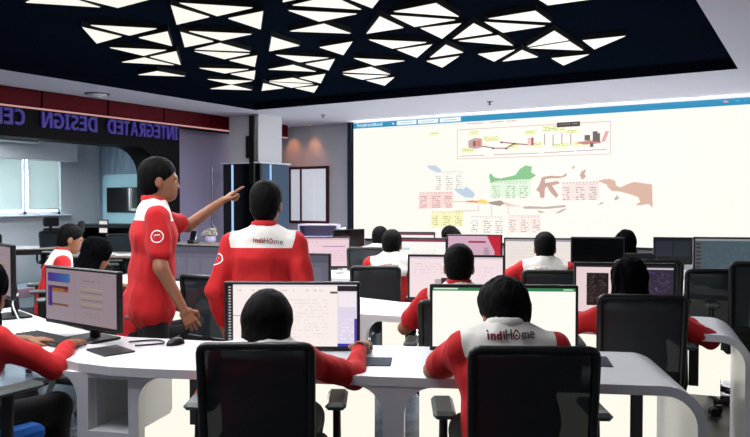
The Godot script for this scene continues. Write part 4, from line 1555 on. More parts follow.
	obj("side_trim", bx(-3.56, -3.47, -0.04, 2.062, 0.001, 0.03, null, 0.008), M.navy, vw)
	obj("side_trim", bx(3.47, 3.56, -0.04, 2.062, 0.001, 0.03, null, 0.008), M.navy, vw)
	var wd := lettering("EasyBroadBand", 0.52, 0.002)
	var wt := hang("lettering", baked(wd), glow(Color(0.85, 0.97, 1.0), 0.9), vw)
	wt.position = Vector3(-3.10, 1.995, 0.005)
	for e in [[-0.03, 0.05, 9.0], [2.055, 0.014, 3.0]]:
		var l := AreaLight3D.new()
		l.name = "screen_light"
		l.area_size = Vector2(6.86, e[1])
		l.light_color = Color(0.95, 0.96, 1.0)
		l.light_energy = e[2] * 1.25
		l.area_range = 30.0
		l.area_attenuation = 2.0
		l.shadow_enabled = true
		vw.add_child(l, true)
		l.position = Vector3(0, e[0], 0.012)
		l.rotation.y = PI
	# ceiling fittings
	var dome := thing("ceiling_detector", "round white detector on the pale ceiling strip above the portal", "detector", Vector3(-8.05, 2.85, -6.15))
	s = sheet()
	lathe(s, [Vector2(0.13, 0.0), Vector2(0.125, -0.02), Vector2(0.08, -0.045), Vector2(0.001, -0.05)], Vector3.ZERO, 24)
	obj("dome", s, M.white_plastic, dome)
	s = sheet()
	lathe(s, [Vector2(0.16, 0.0), Vector2(0.155, -0.012), Vector2(0.13, -0.014)], Vector3.ZERO, 24)
	obj("base_ring", s, M.steel, dome)
	var k2 := 0
	for p in [Vector3(-3.97, 2.85, -9.55), Vector3(-6.9, 2.85, -9.6)]:
		var h := thing("sprinkler", ["small steel sprinkler head on the white ceiling above the video wall middle", "small sprinkler head on the white ceiling above the left screen corner"][k2], "sprinkler", p)
		k2 += 1
		s = sheet()
		lathe(s, [Vector2(0.045, 0.0), Vector2(0.04, -0.008), Vector2(0.012, -0.012), Vector2(0.012, -0.04), Vector2(0.028, -0.045), Vector2(0.001, -0.048)], Vector3.ZERO, 14)
		obj("head", s, M.steel, h)
	k2 = 0
	for p in [Vector3(-8.02, 2.85, -10.72), Vector3(-8.52, 2.85, -10.72)]:
		var d := thing("downlight", ["warm downlight at the ceiling right above the red framed board", "warm downlight in the ceiling corner behind the column"][k2], "lamp", p)
		k2 += 1
		s = sheet()
		lathe(s, [Vector2(0.055, 0.0), Vector2(0.05, -0.01), Vector2(0.036, -0.01)], Vector3.ZERO, 18)
		obj("ring", s, M.white_plastic, d)
		s = sheet()
		lathe(s, [Vector2(0.036, -0.008), Vector2(0.001, -0.006)], Vector3.ZERO, 18)
		obj("bulb", s, glow(Color(1.0, 0.75, 0.5), 2.0), d)
		var l := SpotLight3D.new()
		l.name = "downlight_beam"
		l.light_color = Color(1.0, 0.62, 0.38)
		l.light_energy = 0.35
		l.light_size = 0.02
		l.spot_angle = 38.0
		l.spot_range = 20.0
		l.spot_attenuation = 2.0
		l.shadow_enabled = true
		d.add_child(l)
		l.position = Vector3(0, -0.02, 0)
		l.rotation = Vector3(-PI / 2 + 0.12, 0, 0)

func glyph_width(c: String) -> float:
	return {"I": 0.42, "N": 0.80, "T": 0.62, "E": 0.62, "G": 0.80, "R": 0.70, "A": 0.76, "D": 0.80, "S": 0.62, "C": 0.72}.get(c, 0.7)

func width_of(w: String) -> float:
	var t := 0.0
	for c in w:
		t += glyph_width(c)
	return t

func floor_inlays() -> void:
	# a pink and a pale band curve across the floor on the left; darker covering on the right
	var f := get_node("floor")
	for band in [[M.floor_pale, [Vector2(-6.16, 10.98), Vector2(-5.26, 12.93)], 0.9, 0.0015], [M.floor_pink, [Vector2(-5.65, 9.95), Vector2(-4.75, 11.9)], 1.15, 0.002]]:
		var s := sheet()
		var p: Vector2 = band[1][0]
		var q: Vector2 = band[1][1]
		var w: Vector2 = Vector2(-0.44, 0.90) * band[2]
		quad(s, ahead(p.x, band[3], p.y), ahead(q.x, band[3], q.y), ahead(q.x + w.x, band[3], q.y + w.y), ahead(p.x + w.x, band[3], p.y + w.y), Vector3.UP)
		obj("floor_band", s, band[0], f)
	var d := sheet()
	quad(d, ahead(0.6, 0.001, 1.0), ahead(3.6, 0.001, 1.0), ahead(3.6, 0.001, 6.2), ahead(0.9, 0.001, 6.6), Vector3.UP)
	obj("dark_carpet", d, M.floor_dark, f)

const ORDINAL := ["first", "second", "third", "fourth", "fifth", "sixth", "seventh", "eighth", "ninth", "tenth", "eleventh", "twelfth", "thirteenth", "fourteenth", "fifteenth", "sixteenth", "seventeenth", "eighteenth", "nineteenth", "twentieth"]

func lamps() -> void:
	# the pattern goes on over the camera, outside the picture
	var all := LAMPS.duplicate()
	for L in LAMPS:
		var N := [L[0], L[1] + 4.64, L[2], L[3] + 4.64, L[4], L[5] + 4.64]
		var zmid: float = (N[1] + N[3] + N[5]) / 3.0
		if zmid > -2.95 and zmid < -0.9:
			all.append(N)
	# rows along the video wall, counted from its side, then from the left
	var rows := {}
	for L in all:
		var key := int(round((7.65 + (L[1] + L[3] + L[5]) / 3.0) / 0.58))
		if not rows.has(key):
			rows[key] = []
		rows[key].append(L)
	var keys := rows.keys()
	keys.sort()
	for r in keys.size():
		var row: Array = rows[keys[r]]
		row.sort_custom(func(p, q): return p[0] + p[2] + p[4] < q[0] + q[2] + q[4])
		for i in row.size():
			lamp(row[i], "triangular ceiling lamp, %s from the left in the %s lamp row from the video wall" % [ORDINAL[i], ORDINAL[r]])

func lamp(L: Array, label: String) -> void:
	var a := Vector2(L[0], L[1])
	var b := Vector2(L[2], L[3])
	var c := Vector2(L[4], L[5])
	var la := b.distance_to(c)
	var lb := a.distance_to(c)
	var lc := a.distance_to(b)
	var mid := (a * la + b * lb + c * lc) / (la + lb + lc)
	var r := absf((b - a).cross(c - a)) / (la + lb + lc)
	var t := thing("ceiling_lamp", label, "lamp", Vector3(mid.x, 2.954, mid.y), 0.0, "triangular ceiling lamps")
	var poly := PackedVector2Array()
	var face := PackedVector2Array()
	for p in [a, b, c]:
		var q: Vector2 = p - mid
		poly.append(Vector2(q.x, -q.y))
		face.append(Vector2(q.x, -q.y) * (1.0 - 0.008 / maxf(r, 0.05)))
	var s := sheet()
	slab(s, poly, -0.048, 0.0)
	obj("housing", s, M.lamp_body, t)
	s = sheet()
	slab(s, face, -0.054, -0.0485)
	obj("diffuser", s, M.lamp_face, t)
	var l := AreaLight3D.new()
	l.name = "lamp_light"
	l.area_size = Vector2(r * 1.3, r * 1.3)
	l.light_energy = LAMP_ENERGY * (r / 0.12) * (r / 0.12)
	l.light_color = Color(0.97, 0.98, 1.0)
	l.area_range = 30.0
	l.area_attenuation = 2.0
	l.shadow_enabled = true
	t.add_child(l)
	l.position = Vector3(0, -0.058, 0)
	l.rotation.x = -PI / 2

const LAMP_ENERGY := 0.52
const SKY_ENERGY := 5.0

func desks() -> void:
	var u1 := Vector2(0.9907, -0.1357)
	var v1 := Vector2(0.1357, 0.9907)
	var o1 := Vector2(0, 2.88)
	var F1 := func(s: float, b: float) -> Vector2: return o1 + u1 * s + v1 * b
	desk("long white curved desk in the front row with glowing panels below", Vector2(0, 3.2),
		[F1.call(1.115, 0), F1.call(-0.95, 0), Vector2(-1.12, 3.045), Vector2(-1.29, 3.12), Vector2(-1.46, 3.235), Vector2(-1.64, 3.38), Vector2(-2.7, 4.30), Vector2(-2.40, 4.75), Vector2(-1.82, 4.12), Vector2(-1.52, 3.86), Vector2(-1.285, 3.72), Vector2(-0.87, 3.62), F1.call(1.115, 0.62)],
		{"piers": [{"at": o1, "ux": u1, "s0": 0.030, "s1": 0.117, "fl": 0.12, "fr": 0.12}, {"at": Vector2(-1.30, 3.115), "ux": Vector2(0.972, -0.235), "s0": 0.0, "s1": 0.30, "cubby": [0.055, 0.25, 0.46, 0.690]}],
		"end": {"at": o1, "ux": u1, "s": 1.275, "deep": 0.62},
		"panels": [{"a": F1.call(-1.24, 0.52), "b": F1.call(-0.076, 0.52), "slots": [0.275], "y0": 0.05}, {"a": F1.call(0.14, 0.52), "b": F1.call(1.215, 0.52), "slots": [0.985], "y0": 0.05}, {"a": Vector2(-2.35, 4.45), "b": Vector2(-1.50, 3.75), "y0": 0.52}],
		"lamps": [F1.call(-0.5, 0.45), F1.call(0.7, 0.45)]})
	var u2 := Vector2(0.9397, -0.342)
	var v2 := Vector2(0.342, 0.9397)
	var o2 := Vector2(0, 4.43)
	var F2 := func(s: float, b: float) -> Vector2: return o2 + u2 * s + v2 * b
	desk("white curved desk in the second row, behind the front row", Vector2(0, 4.9),
		[F2.call(1.93, 0), F2.call(-0.2, 0), Vector2(-0.36, 4.62), Vector2(-2.65, 6.51), Vector2(-2.26, 6.99), Vector2(0.19, 4.99), F2.call(1.93, 0.62)],
		{"piers": [{"at": o2, "ux": u2, "s0": -0.20, "s1": -0.06, "fl": 0.10, "fr": 0.10}, {"at": Vector2(-1.75, 5.77), "ux": Vector2(0.772, -0.636), "s0": 0.0, "s1": 0.10, "fl": 0.10, "fr": 0.10}],
		"end": {"at": o2, "ux": u2, "s": 2.09, "deep": 0.62},
		"panels": [{"a": F2.call(-0.13, 0.5), "b": F2.call(0.03, 0.5)}, {"a": F2.call(0.30, 0.5), "b": F2.call(1.985, 0.5), "slots": [1.54]}, {"a": Vector2(-2.2, 6.75), "b": Vector2(-0.15, 5.10)}],
		"lamps": [F2.call(1.0, 0.4)]})
	var u3 := Vector2(0.927, -0.375)
	var v3 := Vector2(0.375, 0.927)
	var o3 := Vector2(0, 6.39)
	var F3 := func(s: float, b: float) -> Vector2: return o3 + u3 * s + v3 * b
	desk("white curved desk in the third row with a row of monitors", Vector2(1, 6.3),
		[F3.call(3.7, 0), F3.call(-0.4, 0), Vector2(-1.6, 7.55), Vector2(-1.21, 8.03), Vector2(0.02, 7.02), F3.call(3.7, 0.62)],
		{"piers": [{"at": o3, "ux": u3, "s0": -0.36, "s1": -0.26, "fl": 0.10, "fr": 0.10}, {"at": o3, "ux": u3, "s0": 3.6, "s1": 3.69, "fl": 0.10, "fr": 0.0}],
		"panels": [{"a": F3.call(-0.2, 0.3), "b": F3.call(1.6, 0.3)}, {"a": F3.call(1.75, 0.3), "b": F3.call(3.55, 0.3), "y0": 0.05}],
		"lamps": [F3.call(2.6, 0.2)]})
	var o4 := Vector2(0, 7.9)
	var F4 := func(s: float, b: float) -> Vector2: return o4 + u3 * s + v3 * b
	desk("white curved desk in the farthest row below the video wall", Vector2(1, 7.8),
		[F4.call(3.4, 0), F4.call(-0.4, 0), Vector2(-1.5, 8.98), Vector2(-1.11, 9.46), Vector2(0.02, 8.53), F4.call(3.4, 0.62)],
		{"piers": [{"at": o4, "ux": u3, "s0": -0.36, "s1": -0.26, "fl": 0.10, "fr": 0.10}, {"at": o4, "ux": u3, "s0": 3.3, "s1": 3.39, "fl": 0.10, "fr": 0.0}],
		"panels": [{"a": F4.call(-0.2, 0.3), "b": F4.call(3.2, 0.3)}]})

func monitors() -> void:
	monitor("wide monitor with a pale document, behind the long haired woman in front", -0.39, 3.36, -2, 1.078, 0.639, 0.325, "document")
	monitor("wide monitor with a blank white sheet and green bar, front row", 0.602, 3.36, -4, 1.063, 0.69, 0.315, "sheet", 1.0)
	monitor("tilted monitor with purple and orange dashboard at the left desk end", -1.48, 3.60, -35, 1.118, 0.63, 0.30, "dashboard", 0.62)
	monitor("black edged monitor cut by the left edge of the picture", -2.26, 4.32, -48, 1.20, 0.50, 0.32, "dashboard", 0.62)
	monitor("pale pink monitor behind the cropped hair man of the second row", 0.523, 4.65, -8, 1.105, 0.626, 0.30, "pale")
	monitor("monitor with two dark maps before the woman in black scarf", 1.493, 4.30, -10, 1.084, 0.585, 0.32, "maps", 0.9)
	monitor("white monitor beside the man with white shoulders, third row", 0.366, 6.75, -12, 1.108, 0.62, 0.30, "white")
	monitor("monitor with a red and pink page in the third row", 0.90, 6.52, -12, 1.148, 0.50, 0.30, "red_page", 0.9)
	monitor("cream monitor behind the third row man on the right", 1.43, 6.28, -12, 1.13, 0.60, 0.30, "cream", 0.85)
	monitor("switched off black monitor left of the far woman in black scarf", 1.85, 5.98, -14, 1.152, 0.43, 0.29, "off")
	monitor("small dark monitor with two panes, farthest row", 2.965, 7.15, -14, 1.09, 0.37, 0.27, "panes", 0.8)
	monitor("monitor with a hazy teal map at the right picture edge", 2.83, 5.72, -10, 1.164, 0.56, 0.30, "terrain", 0.55)
	monitor("monitor with a dark red bar in the farthest row", 0.44, 8.25, -12, 1.095, 0.50, 0.28, "white")
	monitor("pink monitor below the file rack, left of the third row", -0.50, 7.32, 4, 1.085, 0.50, 0.32, "rose", 0.9)
	monitor("grey lit monitor half hidden by the standing man in white yoke", -0.56, 5.20, -16, 1.077, 0.50, 0.30, "grey", 0.8)
	monitor("grey lit monitor between the two standing men", -1.46, 5.82, -22, 1.095, 0.50, 0.30, "grey", 0.8)
	monitor("black switched off monitor left of the video wall edge", -0.29, 8.12, 30, 1.13, 0.40, 0.26, "off")

func small_things() -> void:
	keyboard("black keyboard under the document monitor in the front row", -0.34, 3.06, -4)
	keyboard("black keyboard under the green barred sheet, front row", 0.50, 3.05, -6)
	keyboard("black keyboard before the tilted dashboard monitor", -1.66, 3.62, -38)
	keyboard("black keyboard of the second row beside dark maps", 1.38, 4.12, -14)
	mouse("pale mouse under the right hand of the long haired woman", -0.045, 3.36, 10, M.mouse)
	mouse("pale mouse on the white desk left of the third row chair", -0.34, 6.92, -30, M.mouse)
	mouse("small black mouse on the white desk by the dashboard monitor", -0.98, 3.52, -30, M.black)
	flat_pad("mouse_pad", "navy mouse pad right of the long haired woman's hand", "mouse pad", 0.005, 3.14, -4, 0.135, 0.16, M.navy)
	flat_pad("mouse_pad", "navy mouse pad at the right end of the front desk", "mouse pad", 0.95, 3.15, -10, 0.16, 0.20, M.navy)
	flat_pad("tablet", "flat black tablet lying below the dashboard monitor", "tablet", -1.24, 3.36, -46, 0.20, 0.15, M.black_plastic, 0.008)
	# cables
	cable("thin white cable looping on the front desk right of the monitor", [Vector3(0.99, 0.757, 3.30), Vector3(0.92, 0.757, 3.36), Vector3(0.98, 0.757, 3.40), Vector3(0.93, 0.757, 3.48), Vector3(1.02, 0.757, 3.46)], M.black)
	cable("pale cable arching over the left desk edge", [Vector3(-1.98, 0.757, 4.02), Vector3(-2.08, 0.86, 4.12), Vector3(-2.12, 0.90, 4.26), Vector3(-2.20, 0.88, 4.40)], M.cable)
	cable("dark cable behind the dashboard monitor", [Vector3(-1.22, 0.757, 3.55), Vector3(-1.10, 0.757, 3.60), Vector3(-1.04, 0.757, 3.52), Vector3(-1.16, 0.757, 3.46)], M.black)
	# file rack behind the pink monitor
	var r := thing("file_rack", "grey file rack with binders behind the pink monitor", "file rack", ahead(-0.66, 0.75, 8.55), YAW - 0.1)
	for e in [[-0.23, -0.215, 0.0, 0.42], [0.215, 0.23, 0.0, 0.42]]:
		obj("side", bx(e[0], e[1], e[2], e[3], -0.14, 0.14), M.lavender, r)
	for y in [0.0, 0.27, 0.41]:
		obj("shelf", bx(-0.215, 0.215, y, y + 0.015, -0.14, 0.14), M.lavender, r)
	obj("back_panel", bx(-0.215, 0.215, 0.015, 0.41, -0.14, -0.13), M.lavender, r)
	for k in 3:
		var f := thing("binder", ["white binder leaning right of the file rack, nearest it", "second white binder leaning right of the file rack", "third white binder leaning right of the file rack"][k], "binder", ahead(-0.38 + k * 0.055, 0.75, 8.5), YAW - 0.1, "binders by the file rack")
		obj("cover", bx(-0.02, 0.02, 0.0, 0.38 - 0.02 * k, -0.12, 0.12, null, 0.004), M.paper if k % 2 == 0 else M.white_plastic, f)
	# sideboard with flowers
	var sb := thing("sideboard", "low grey sideboard in front of the lavender wall", "sideboard", ahead(-2.15, 0, 9.6), YAW - 0.1)
	obj("body", bx(-0.7, 0.7, 0.08, 0.86, -0.2, 0.2, null, 0.004), M.lavender, sb)
	obj("top", bx(-0.72, 0.72, 0.86, 0.885, -0.22, 0.22, null, 0.004), M.wood, sb)
	obj("plinth", bx(-0.66, 0.66, 0.0, 0.08, -0.17, 0.17), M.black, sb)
	var fl := thing("flower_arrangement", "round arrangement of dried pale flowers on the sideboard", "flowers", ahead(-2.18, 0.885, 9.52), 0.0)
	var s := sheet()
	lathe(s, [Vector2(0.04, 0), Vector2(0.07, 0.03), Vector2(0.075, 0.07), Vector2(0.05, 0.10)], Vector3.ZERO, 16)
	obj("bowl", s, M.lavender, fl)
	var rng := RandomNumberGenerator.new()
	rng.seed = 8
	var st := sheet()
	var pe := sheet()
	for k in 60:
		var v := Vector3(rng.randf_range(-1, 1), rng.randf_range(-0.1, 1), rng.randf_range(-1, 1)).normalized() * rng.randf_range(0.07, 0.115)
		tube(st, [Vector3(0, 0.07, 0), Vector3(0, 0.10, 0) + v], 0.002, 0.0015, 4)
		lathe(pe, [Vector2(0.001, -0.008), Vector2(0.014, 0.0), Vector2(0.001, 0.01)], Vector3(0, 0.10, 0) + v, 6)
	obj("stems", st, M.leaf, fl).set_meta("kind", "stuff")
	obj("blossoms", pe, M.petal, fl).set_meta("kind", "stuff")
	var ph := thing("desk_phone", "small dark desk phone left of the flower arrangement", "phone", ahead(-2.40, 0.885, 9.5), YAW - 0.3)
	obj("base", bx(-0.05, 0.05, 0.0, 0.05, -0.08, 0.08, null, 0.01), M.black_plastic, ph)
	s = sheet()
	box(s, Vector3(0, 0.10, 0.0), Vector3(0.09, 0.14, 0.02), 0.006, Basis(Vector3.RIGHT, -0.35))
	obj("display", s, M.dark_screen, ph)

func cable(label: String, pts: Array, m: Material) -> void:
	var c := Curve3D.new()
	for p in pts:
		c.add_point(ahead(p.x, p.y, p.z))
	for k in range(1, pts.size() - 1):
		var d := (c.get_point_position(k + 1) - c.get_point_position(k - 1)) * 0.25
		c.set_point_in(k, -d)
		c.set_point_out(k, d)
	var out := []
	for k in 25:
		out.append(c.sample_baked(c.get_baked_length() * k / 24.0, true))
	var s := sheet()
	tube(s, out, 0.0045, 0.0045, 6)
	tag(obj("cable", s, m), label, "cable", "cables on the desks")

func side_table(label: String, x: float, d: float, turn: float, w: float, l: float) -> void:
	var t := thing("meeting_table", label, "table", ahead(x, 0, d), YAW + deg_to_rad(turn))
	obj("table_top", bx(-w / 2, w / 2, 0.715, 0.74, -l / 2, l / 2, null, 0.006), M.wood, t)
	obj("apron", bx(-w / 2 + 0.06, w / 2 - 0.06, 0.64, 0.715, -l / 2 + 0.05, l / 2 - 0.05), M.black_plastic, t)
	for sx in [-1.0, 1.0]:
		for sz in [-1.0, 1.0]:
			var s := sheet()
			tube(s, [Vector3(sx * (w / 2 - 0.12), 0.64, sz * (l / 2 - 0.10)), Vector3(sx * (w / 2 - 0.06), 0.0, sz * (l / 2 - 0.05))], 0.028, 0.022, 8)
			obj("leg", s, M.black_plastic, t)

func back_room() -> void:
	for k in 2:  # unseen fill lamps, added to brighten the back room
		var p := thing("added_fill_lamp", ["unseen fill lamp added nearer the window in the left room", "unseen fill lamp added nearer the portal in the left room"][k], "lamp", Vector3(-11.2 + k * 1.3, 2.85, -5.6))
		obj("frame", bx(-0.31, 0.31, -0.02, 0.0, -0.61, 0.61, null, 0.004), M.white_plastic, p)
		obj("diffuser", bx(-0.29, 0.29, -0.024, -0.0205, -0.59, 0.59), M.lamp_face, p)
		var l := AreaLight3D.new()
		l.name = "added_fill_light"
		l.area_size = Vector2(0.56, 1.16)
		l.light_energy = 7.5
		l.light_color = Color(0.90, 0.97, 1.0)
		l.area_range = 30.0
		l.area_attenuation = 2.0
		l.shadow_enabled = true
		p.add_child(l)
		l.position = Vector3(0, -0.03, 0)
		l.rotation.x = -PI / 2
	side_table("long grey table before the blinds in the left room", -5.55, 10.9, 22, 1.9, 0.75)
	side_table("table with papers beyond the dark headrest chair", -3.45, 9.6, -8, 1.5, 0.8)
	var g := "chairs in the room behind the portal"
	chair("blue grey chair at the left picture edge by the long table", -5.55, 10.25, 25, {"group": g})
	chair("chair behind the long table under the window mullion", -5.28, 11.9, -160, {"group": g})
	chair("tall headrest chair seen under the end of the blinds", -4.72, 10.9, -120, {"group": g, "headrest": true})
	chair("black headrest chair below the dark wall screen", -3.30, 8.85, -75, {"group": g, "headrest": true})
	chair("dark chair beside the black equipment desk", -3.70, 10.4, 30, {"group": g})
	# pale board with dark screen on the far wall
	var b := thing("teal_board", "pale teal rounded wall board behind the standing man", "board", Vector3(-10.75, 0.55, -9.19))
	var s := sheet()
	var pl := PackedVector2Array()
	for p in rounded(2.2, 1.40, 0.10, 5):
		pl.append(p + Vector2(0, 0.70))
	prism(s, pl, 0.0, 0.03)
	obj("panel", s, M.teal_board, b)
	var tv := thing("dark_display", "dark screen of two halves mounted on the pale teal board", "screen", Vector3(-11.0, 1.22, -9.15))
	obj("housing", bx(-0.69, 0.69, 0.0, 0.48, -0.01, 0.03, null, 0.006), M.black, tv)
	obj("screen_half", bx(-0.675, -0.01, 0.015, 0.465, 0.03, 0.034), M.dark_glass, tv)
	obj("screen_half", bx(0.01, 0.675, 0.015, 0.465, 0.03, 0.034), M.dark_glass, tv)
	# equipment desk with a paper white display
	var e := thing("equipment_desk", "black equipment desk in the left room below the grey wall", "desk", ahead(-4.45, 0, 12.55), YAW - 0.2)
	obj("top", bx(-0.75, 0.75, 0.98, 1.04, -0.3, 0.3, null, 0.005), M.black, e)
	obj("side", bx(-0.75, -0.70, 0.0, 0.98, -0.28, 0.28), M.black, e)
	obj("side", bx(0.70, 0.75, 0.0, 0.98, -0.28, 0.28), M.black, e)
	obj("front_panel", bx(-0.70, 0.70, 0.3, 0.98, -0.25, -0.23), M.black, e)
	obj("shelf", bx(-0.70, 0.70, 0.70, 0.73, -0.22, 0.28), M.black, e)
	monitor("small white lit display on the black equipment desk", -4.72, 12.5, -4, 1.12, 0.17, 0.25, "cream", 0.85, 0.73)
	var k := 0
	for p in [[-3.30, 9.45, 20], [-3.05, 9.40, -15], [-3.55, 9.60, 40]]:
		flat_pad("paper_sheet", ["white paper on the far table beside the standing man's sleeve", "white paper at the right end of the far table", "white paper at the left end of the far table"][k], "paper", p[0], p[1], p[2], 0.21, 0.30, M.paper, 0.003, 0.74)
		k += 1

func people() -> void:
	make_heads()
	make_hands()
	var near := 0.012
	person({"label": "standing man in red and white polo pointing at the video wall", "x": -1.26, "d": 4.05, "turn": -66, "stand": true, "top": 1.70, "lean": 2, "cell": near, "face": true, "nod": 2, "head_turn": -4,
		"hands": [Vector3(-0.30, 1.445, -0.45), Vector3(0.25, 0.88, -0.13)], "poles": [Vector3(-0.5, -1, 0), Vector3(0.5, 0, 1)], "palms": [Vector3(0, 1, 0.2), Vector3(1, 0, 0)], "poses": ["pointing", "relaxed"], "badge": 1, "badge_out": Vector3(1, 0, 0.3), "yoke_line": 0.10, "seed": 2})
	person({"label": "standing man seen from behind, white yoke, between the monitors", "x": -0.59, "d": 3.80, "turn": -5, "stand": true, "top": 1.562, "lean": 4, "cell": near, "nod": 6, "wide": 1.02, "legs": M.dark_cloth,
		"hands": [Vector3(-0.235, 0.78, -0.06), Vector3(0.235, 0.78, -0.08)], "poles": [Vector3(-0.25, 0, 1), Vector3(0.25, 0, 1)], "poses": ["relaxed", "relaxed"], "palms": [Vector3(-1, 0, 0), Vector3(1, 0, 0)], "logo": 0.150, "logo_drop": 0.060, "logo_x": 0.04, "logo_slant": -0.08, "yoke_line": 0.105, "badge": 0, "badge_out": Vector3(-0.7, 0, 0.7), "short": false, "seed": 3})
	person({"label": "woman with long black hair seated at the document monitor", "x": -0.43, "d": 2.75, "turn": -2, "top": 1.10, "lean": 8, "cell": near, "nod": 14, "neck": 0.92, "hair": "long", "wide": 0.92, "head": 0.97,
		"hands": [Vector3(-0.10, 0.78, -0.30), Vector3(0.35, 0.81, -0.455)], "poles": [Vector3(-1, -1, 0.2), Vector3(0.6, -0.75, 0.3)], "short": false, "yoke_line": 0.07, "red_collar": false, "seed": 4})
	person({"label": "man with bushy black hair seated at the blank sheet, front row", "x": 0.485, "d": 2.56, "turn": -2, "top": 1.152, "lean": 14, "cell": near, "nod": 18, "head_turn": 16, "neck": 0.99, "perch": -0.075, "hair": "full", "head": 1.0,
		"hands": [Vector3(-0.10, 0.78, -0.50), Vector3(0.14, 0.78, -0.50)], "poles": [Vector3(-1.3, -0.6, 0.1), Vector3(1.3, -0.6, 0.1)], "logo": 0.172, "logo_drop": 0.014, "logo_x": 0.005, "logo_slant": 0.02, "yoke_line": 0.115, "red_collar": false, "seed": 5})
	person({"label": "red sleeved person at the dashboard monitor, cut by the left edge", "x": -1.78, "d": 3.0, "turn": -28, "top": 1.20, "cell": near, "hair": "scarf",
		"hands": [Vector3(-0.16, 0.78, -0.46), Vector3(0.12, 0.78, -0.50)], "poles": [Vector3(-1, -1, 0.2), Vector3(1, -0.8, 0.2)], "short": false, "yoke": false, "seed": 6})
	var mid := 0.014
	person({"label": "cropped hair man with red collar in the second row", "x": 0.46, "d": 3.96, "turn": -8, "top": 1.208, "neck": 0.985, "perch": -0.04, "cell": mid, "lean": 10, "nod": 8,
		"hands": [Vector3(-0.20, 0.78, -0.40), Vector3(0.18, 0.78, -0.42)], "poles": [Vector3(-1, -1, 0.2), Vector3(1, -1, 0.2)], "seed": 7})
	person({"label": "woman in black head scarf with spread red sleeves, second row", "x": 1.367, "d": 3.80, "turn": -10, "top": 1.15, "cell": mid, "lean": 12, "hair": "scarf", "short": false, "yoke_line": 0.04,
		"hands": [Vector3(-0.42, 0.78, -0.32), Vector3(0.34, 0.78, -0.34)], "poles": [Vector3(-1, -0.4, 0.2), Vector3(1, -0.5, 0.2)], "seed": 8})
	var far := 0.018
	person({"label": "man with white shoulders and red collar left of the white monitor, third row", "x": 0.12, "d": 6.02, "turn": -10, "top": 1.203, "neck": 1.0, "perch": -0.04, "cell": far, "yoke_line": 0.20, "logo": 0.16, "logo_drop": 0.085,
		"hands": [Vector3(-0.20, 0.78, -0.40), Vector3(0.20, 0.78, -0.40)], "seed": 9})
	person({"label": "man before the cream monitor in the third row", "x": 1.32, "d": 5.57, "turn": -12, "top": 1.203, "neck": 1.0, "perch": -0.04, "cell": far, "yoke_line": 0.16, "logo": 0.16, "logo_drop": 0.075,
		"hands": [Vector3(-0.30, 0.78, -0.34), Vector3(0.20, 0.78, -0.40)], "poles": [Vector3(-1.2, -0.6, 0.2), Vector3(1, -1, 0.2)], "seed": 10})
	person({"label": "far man half hidden by the white shouldered man, last row", "x": 0.02, "d": 7.48, "turn": -14, "top": 1.178, "neck": 0.985, "perch": -0.04, "cell": far,
		"hands": [Vector3(-0.20, 0.78, -0.40), Vector3(0.20, 0.78, -0.40)], "yoke_line": 0.16, "seed": 11})
	person({"label": "person with tied black hair leaning sideways, last row", "x": 0.86, "d": 7.30, "turn": 20, "top": 1.20, "cell": far, "hair": "tied", "tilt": 38, "nod": 20,
		"hands": [Vector3(-0.30, 0.78, -0.34), Vector3(0.20, 0.78, -0.40)], "seed": 12})
	person({"label": "woman in black head scarf before the video wall, last row", "x": 2.32, "d": 6.62, "turn": -14, "top": 1.18, "cell": far, "hair": "scarf", "short": false, "yoke_line": 0.10,
		"hands": [Vector3(-0.34, 0.78, -0.34), Vector3(0.20, 0.78, -0.40)], "seed": 13})
	person({"label": "seated man in profile in the left background", "x": -2.84, "d": 6.25, "turn": -62, "top": 1.245, "cell": far, "face": true, "nod": 18,
		"hands": [Vector3(-0.10, 0.78, -0.36), Vector3(0.22, 0.78, -0.34)], "seed": 14})
	person({"label": "woman with dark hair bending over papers at the left", "x": -2.27, "d": 5.28, "turn": -58, "top": 1.18, "cell": far, "face": true, "hair": "scarf", "nod": 26, "lean": 18,
		"hands": [Vector3(-0.14, 0.78, -0.46), Vector3(0.22, 0.78, -0.42)], "short": false, "seed": 15})
	person({"label": "person behind the pointing man, only a red sleeve showing", "x": -1.66, "d": 4.98, "turn": -48, "top": 1.15, "cell": far, "hair": "scarf", "short": false, "yoke": false,
		"hands": [Vector3(-0.10, 0.78, -0.44), Vector3(0.02, 0.81, -0.50)], "seed": 16})

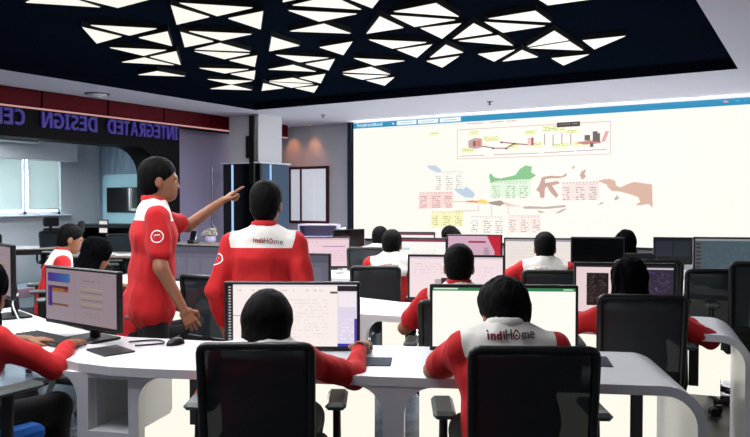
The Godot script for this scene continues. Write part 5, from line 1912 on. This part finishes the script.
func chairs() -> void:
	chair("black mesh chair of the long haired woman, front row", -0.425, 2.82, 0, {"scale": 0.965})
	chair("black mesh chair of the bushy haired man, front row", 0.535, 2.64, -2, {"scale": 0.99})
	chair("chair with a blue seat at the left picture edge", -1.74, 3.02, -30, {"blue": true})
	chair("chair of the cropped hair man in the second row", 0.47, 4.06, -8, {"scale": 0.94})
	chair("black mesh chair of the woman in scarf, second row", 1.375, 3.86, -8, {})
	chair("empty dark chair beside the standing man's arm", -0.92, 4.75, -32, {})
	chair("dark chair behind the white shouldered man, third row", 0.03, 6.04, -6, {"scale": 0.94})
	chair("dark chair behind the third row man at the cream monitor", 1.335, 5.62, -6, {"scale": 0.95})
	chair("empty black chair above the dark maps monitor, third row", 1.94, 5.26, -10, {"scale": 1.06})
	chair("empty mesh chair right of the second row scarf woman", 2.36, 5.18, -4, {})
	chair("black chair cut by the right picture edge", 2.60, 4.82, -20, {"scale": 1.08})
	chair("chair of the far man in the last row", -0.02, 7.48, -10, {})
	chair("chair of the leaning person in the last row", 0.86, 7.36, 10, {})
	chair("chair of the far scarf woman, last row", 2.34, 6.66, -14, {})
	chair("chair of the profile man at the left", -2.96, 6.30, -62, {})
	chair("chair of the woman bending over papers", -2.38, 5.30, -58, {})
	chair("chair hidden behind the pointing man", -1.76, 4.96, -48, {})

func _ready() -> void:
	# camera, sky, exposure
	var cam := Camera3D.new()
	cam.name = "camera"
	cam.fov = rad_to_deg(2.0 * atan(218.5 / 720.0))
	cam.near = 0.05
	cam.far = 200.0
	add_child(cam)
	cam.position = Vector3(0, EYE, 0)
	cam.rotation = Vector3(-atan(18.5 / 720.0), YAW, 0)
	cam.current = true
	var sky := ProceduralSkyMaterial.new()
	sky.sky_top_color = Color(0.70, 0.80, 0.92)
	sky.sky_horizon_color = Color(0.92, 0.95, 0.98)
	sky.ground_horizon_color = Color(0.75, 0.77, 0.78)
	sky.ground_bottom_color = Color(0.50, 0.50, 0.50)
	sky.sky_energy_multiplier = SKY_ENERGY
	sky.ground_energy_multiplier = SKY_ENERGY
	var env := Environment.new()
	env.background_mode = Environment.BG_SKY
	env.sky = Sky.new()
	env.sky.sky_material = sky
	env.tonemap_mode = Environment.TONE_MAPPER_LINEAR
	env.tonemap_exposure = 1.0
	env.sdfgi_enabled = true
	env.ssao_enabled = true
	env.ssil_enabled = true
	var we := WorldEnvironment.new()
	we.name = "environment"
	we.environment = env
	add_child(we)
	materials()
	M.letter = glow(Color(0.26, 0.17, 0.76), 0.26)
	room()
	floor_inlays()
	lamps()
	desks()
	monitors()
	chairs()
	people()
	small_things()
	back_room()
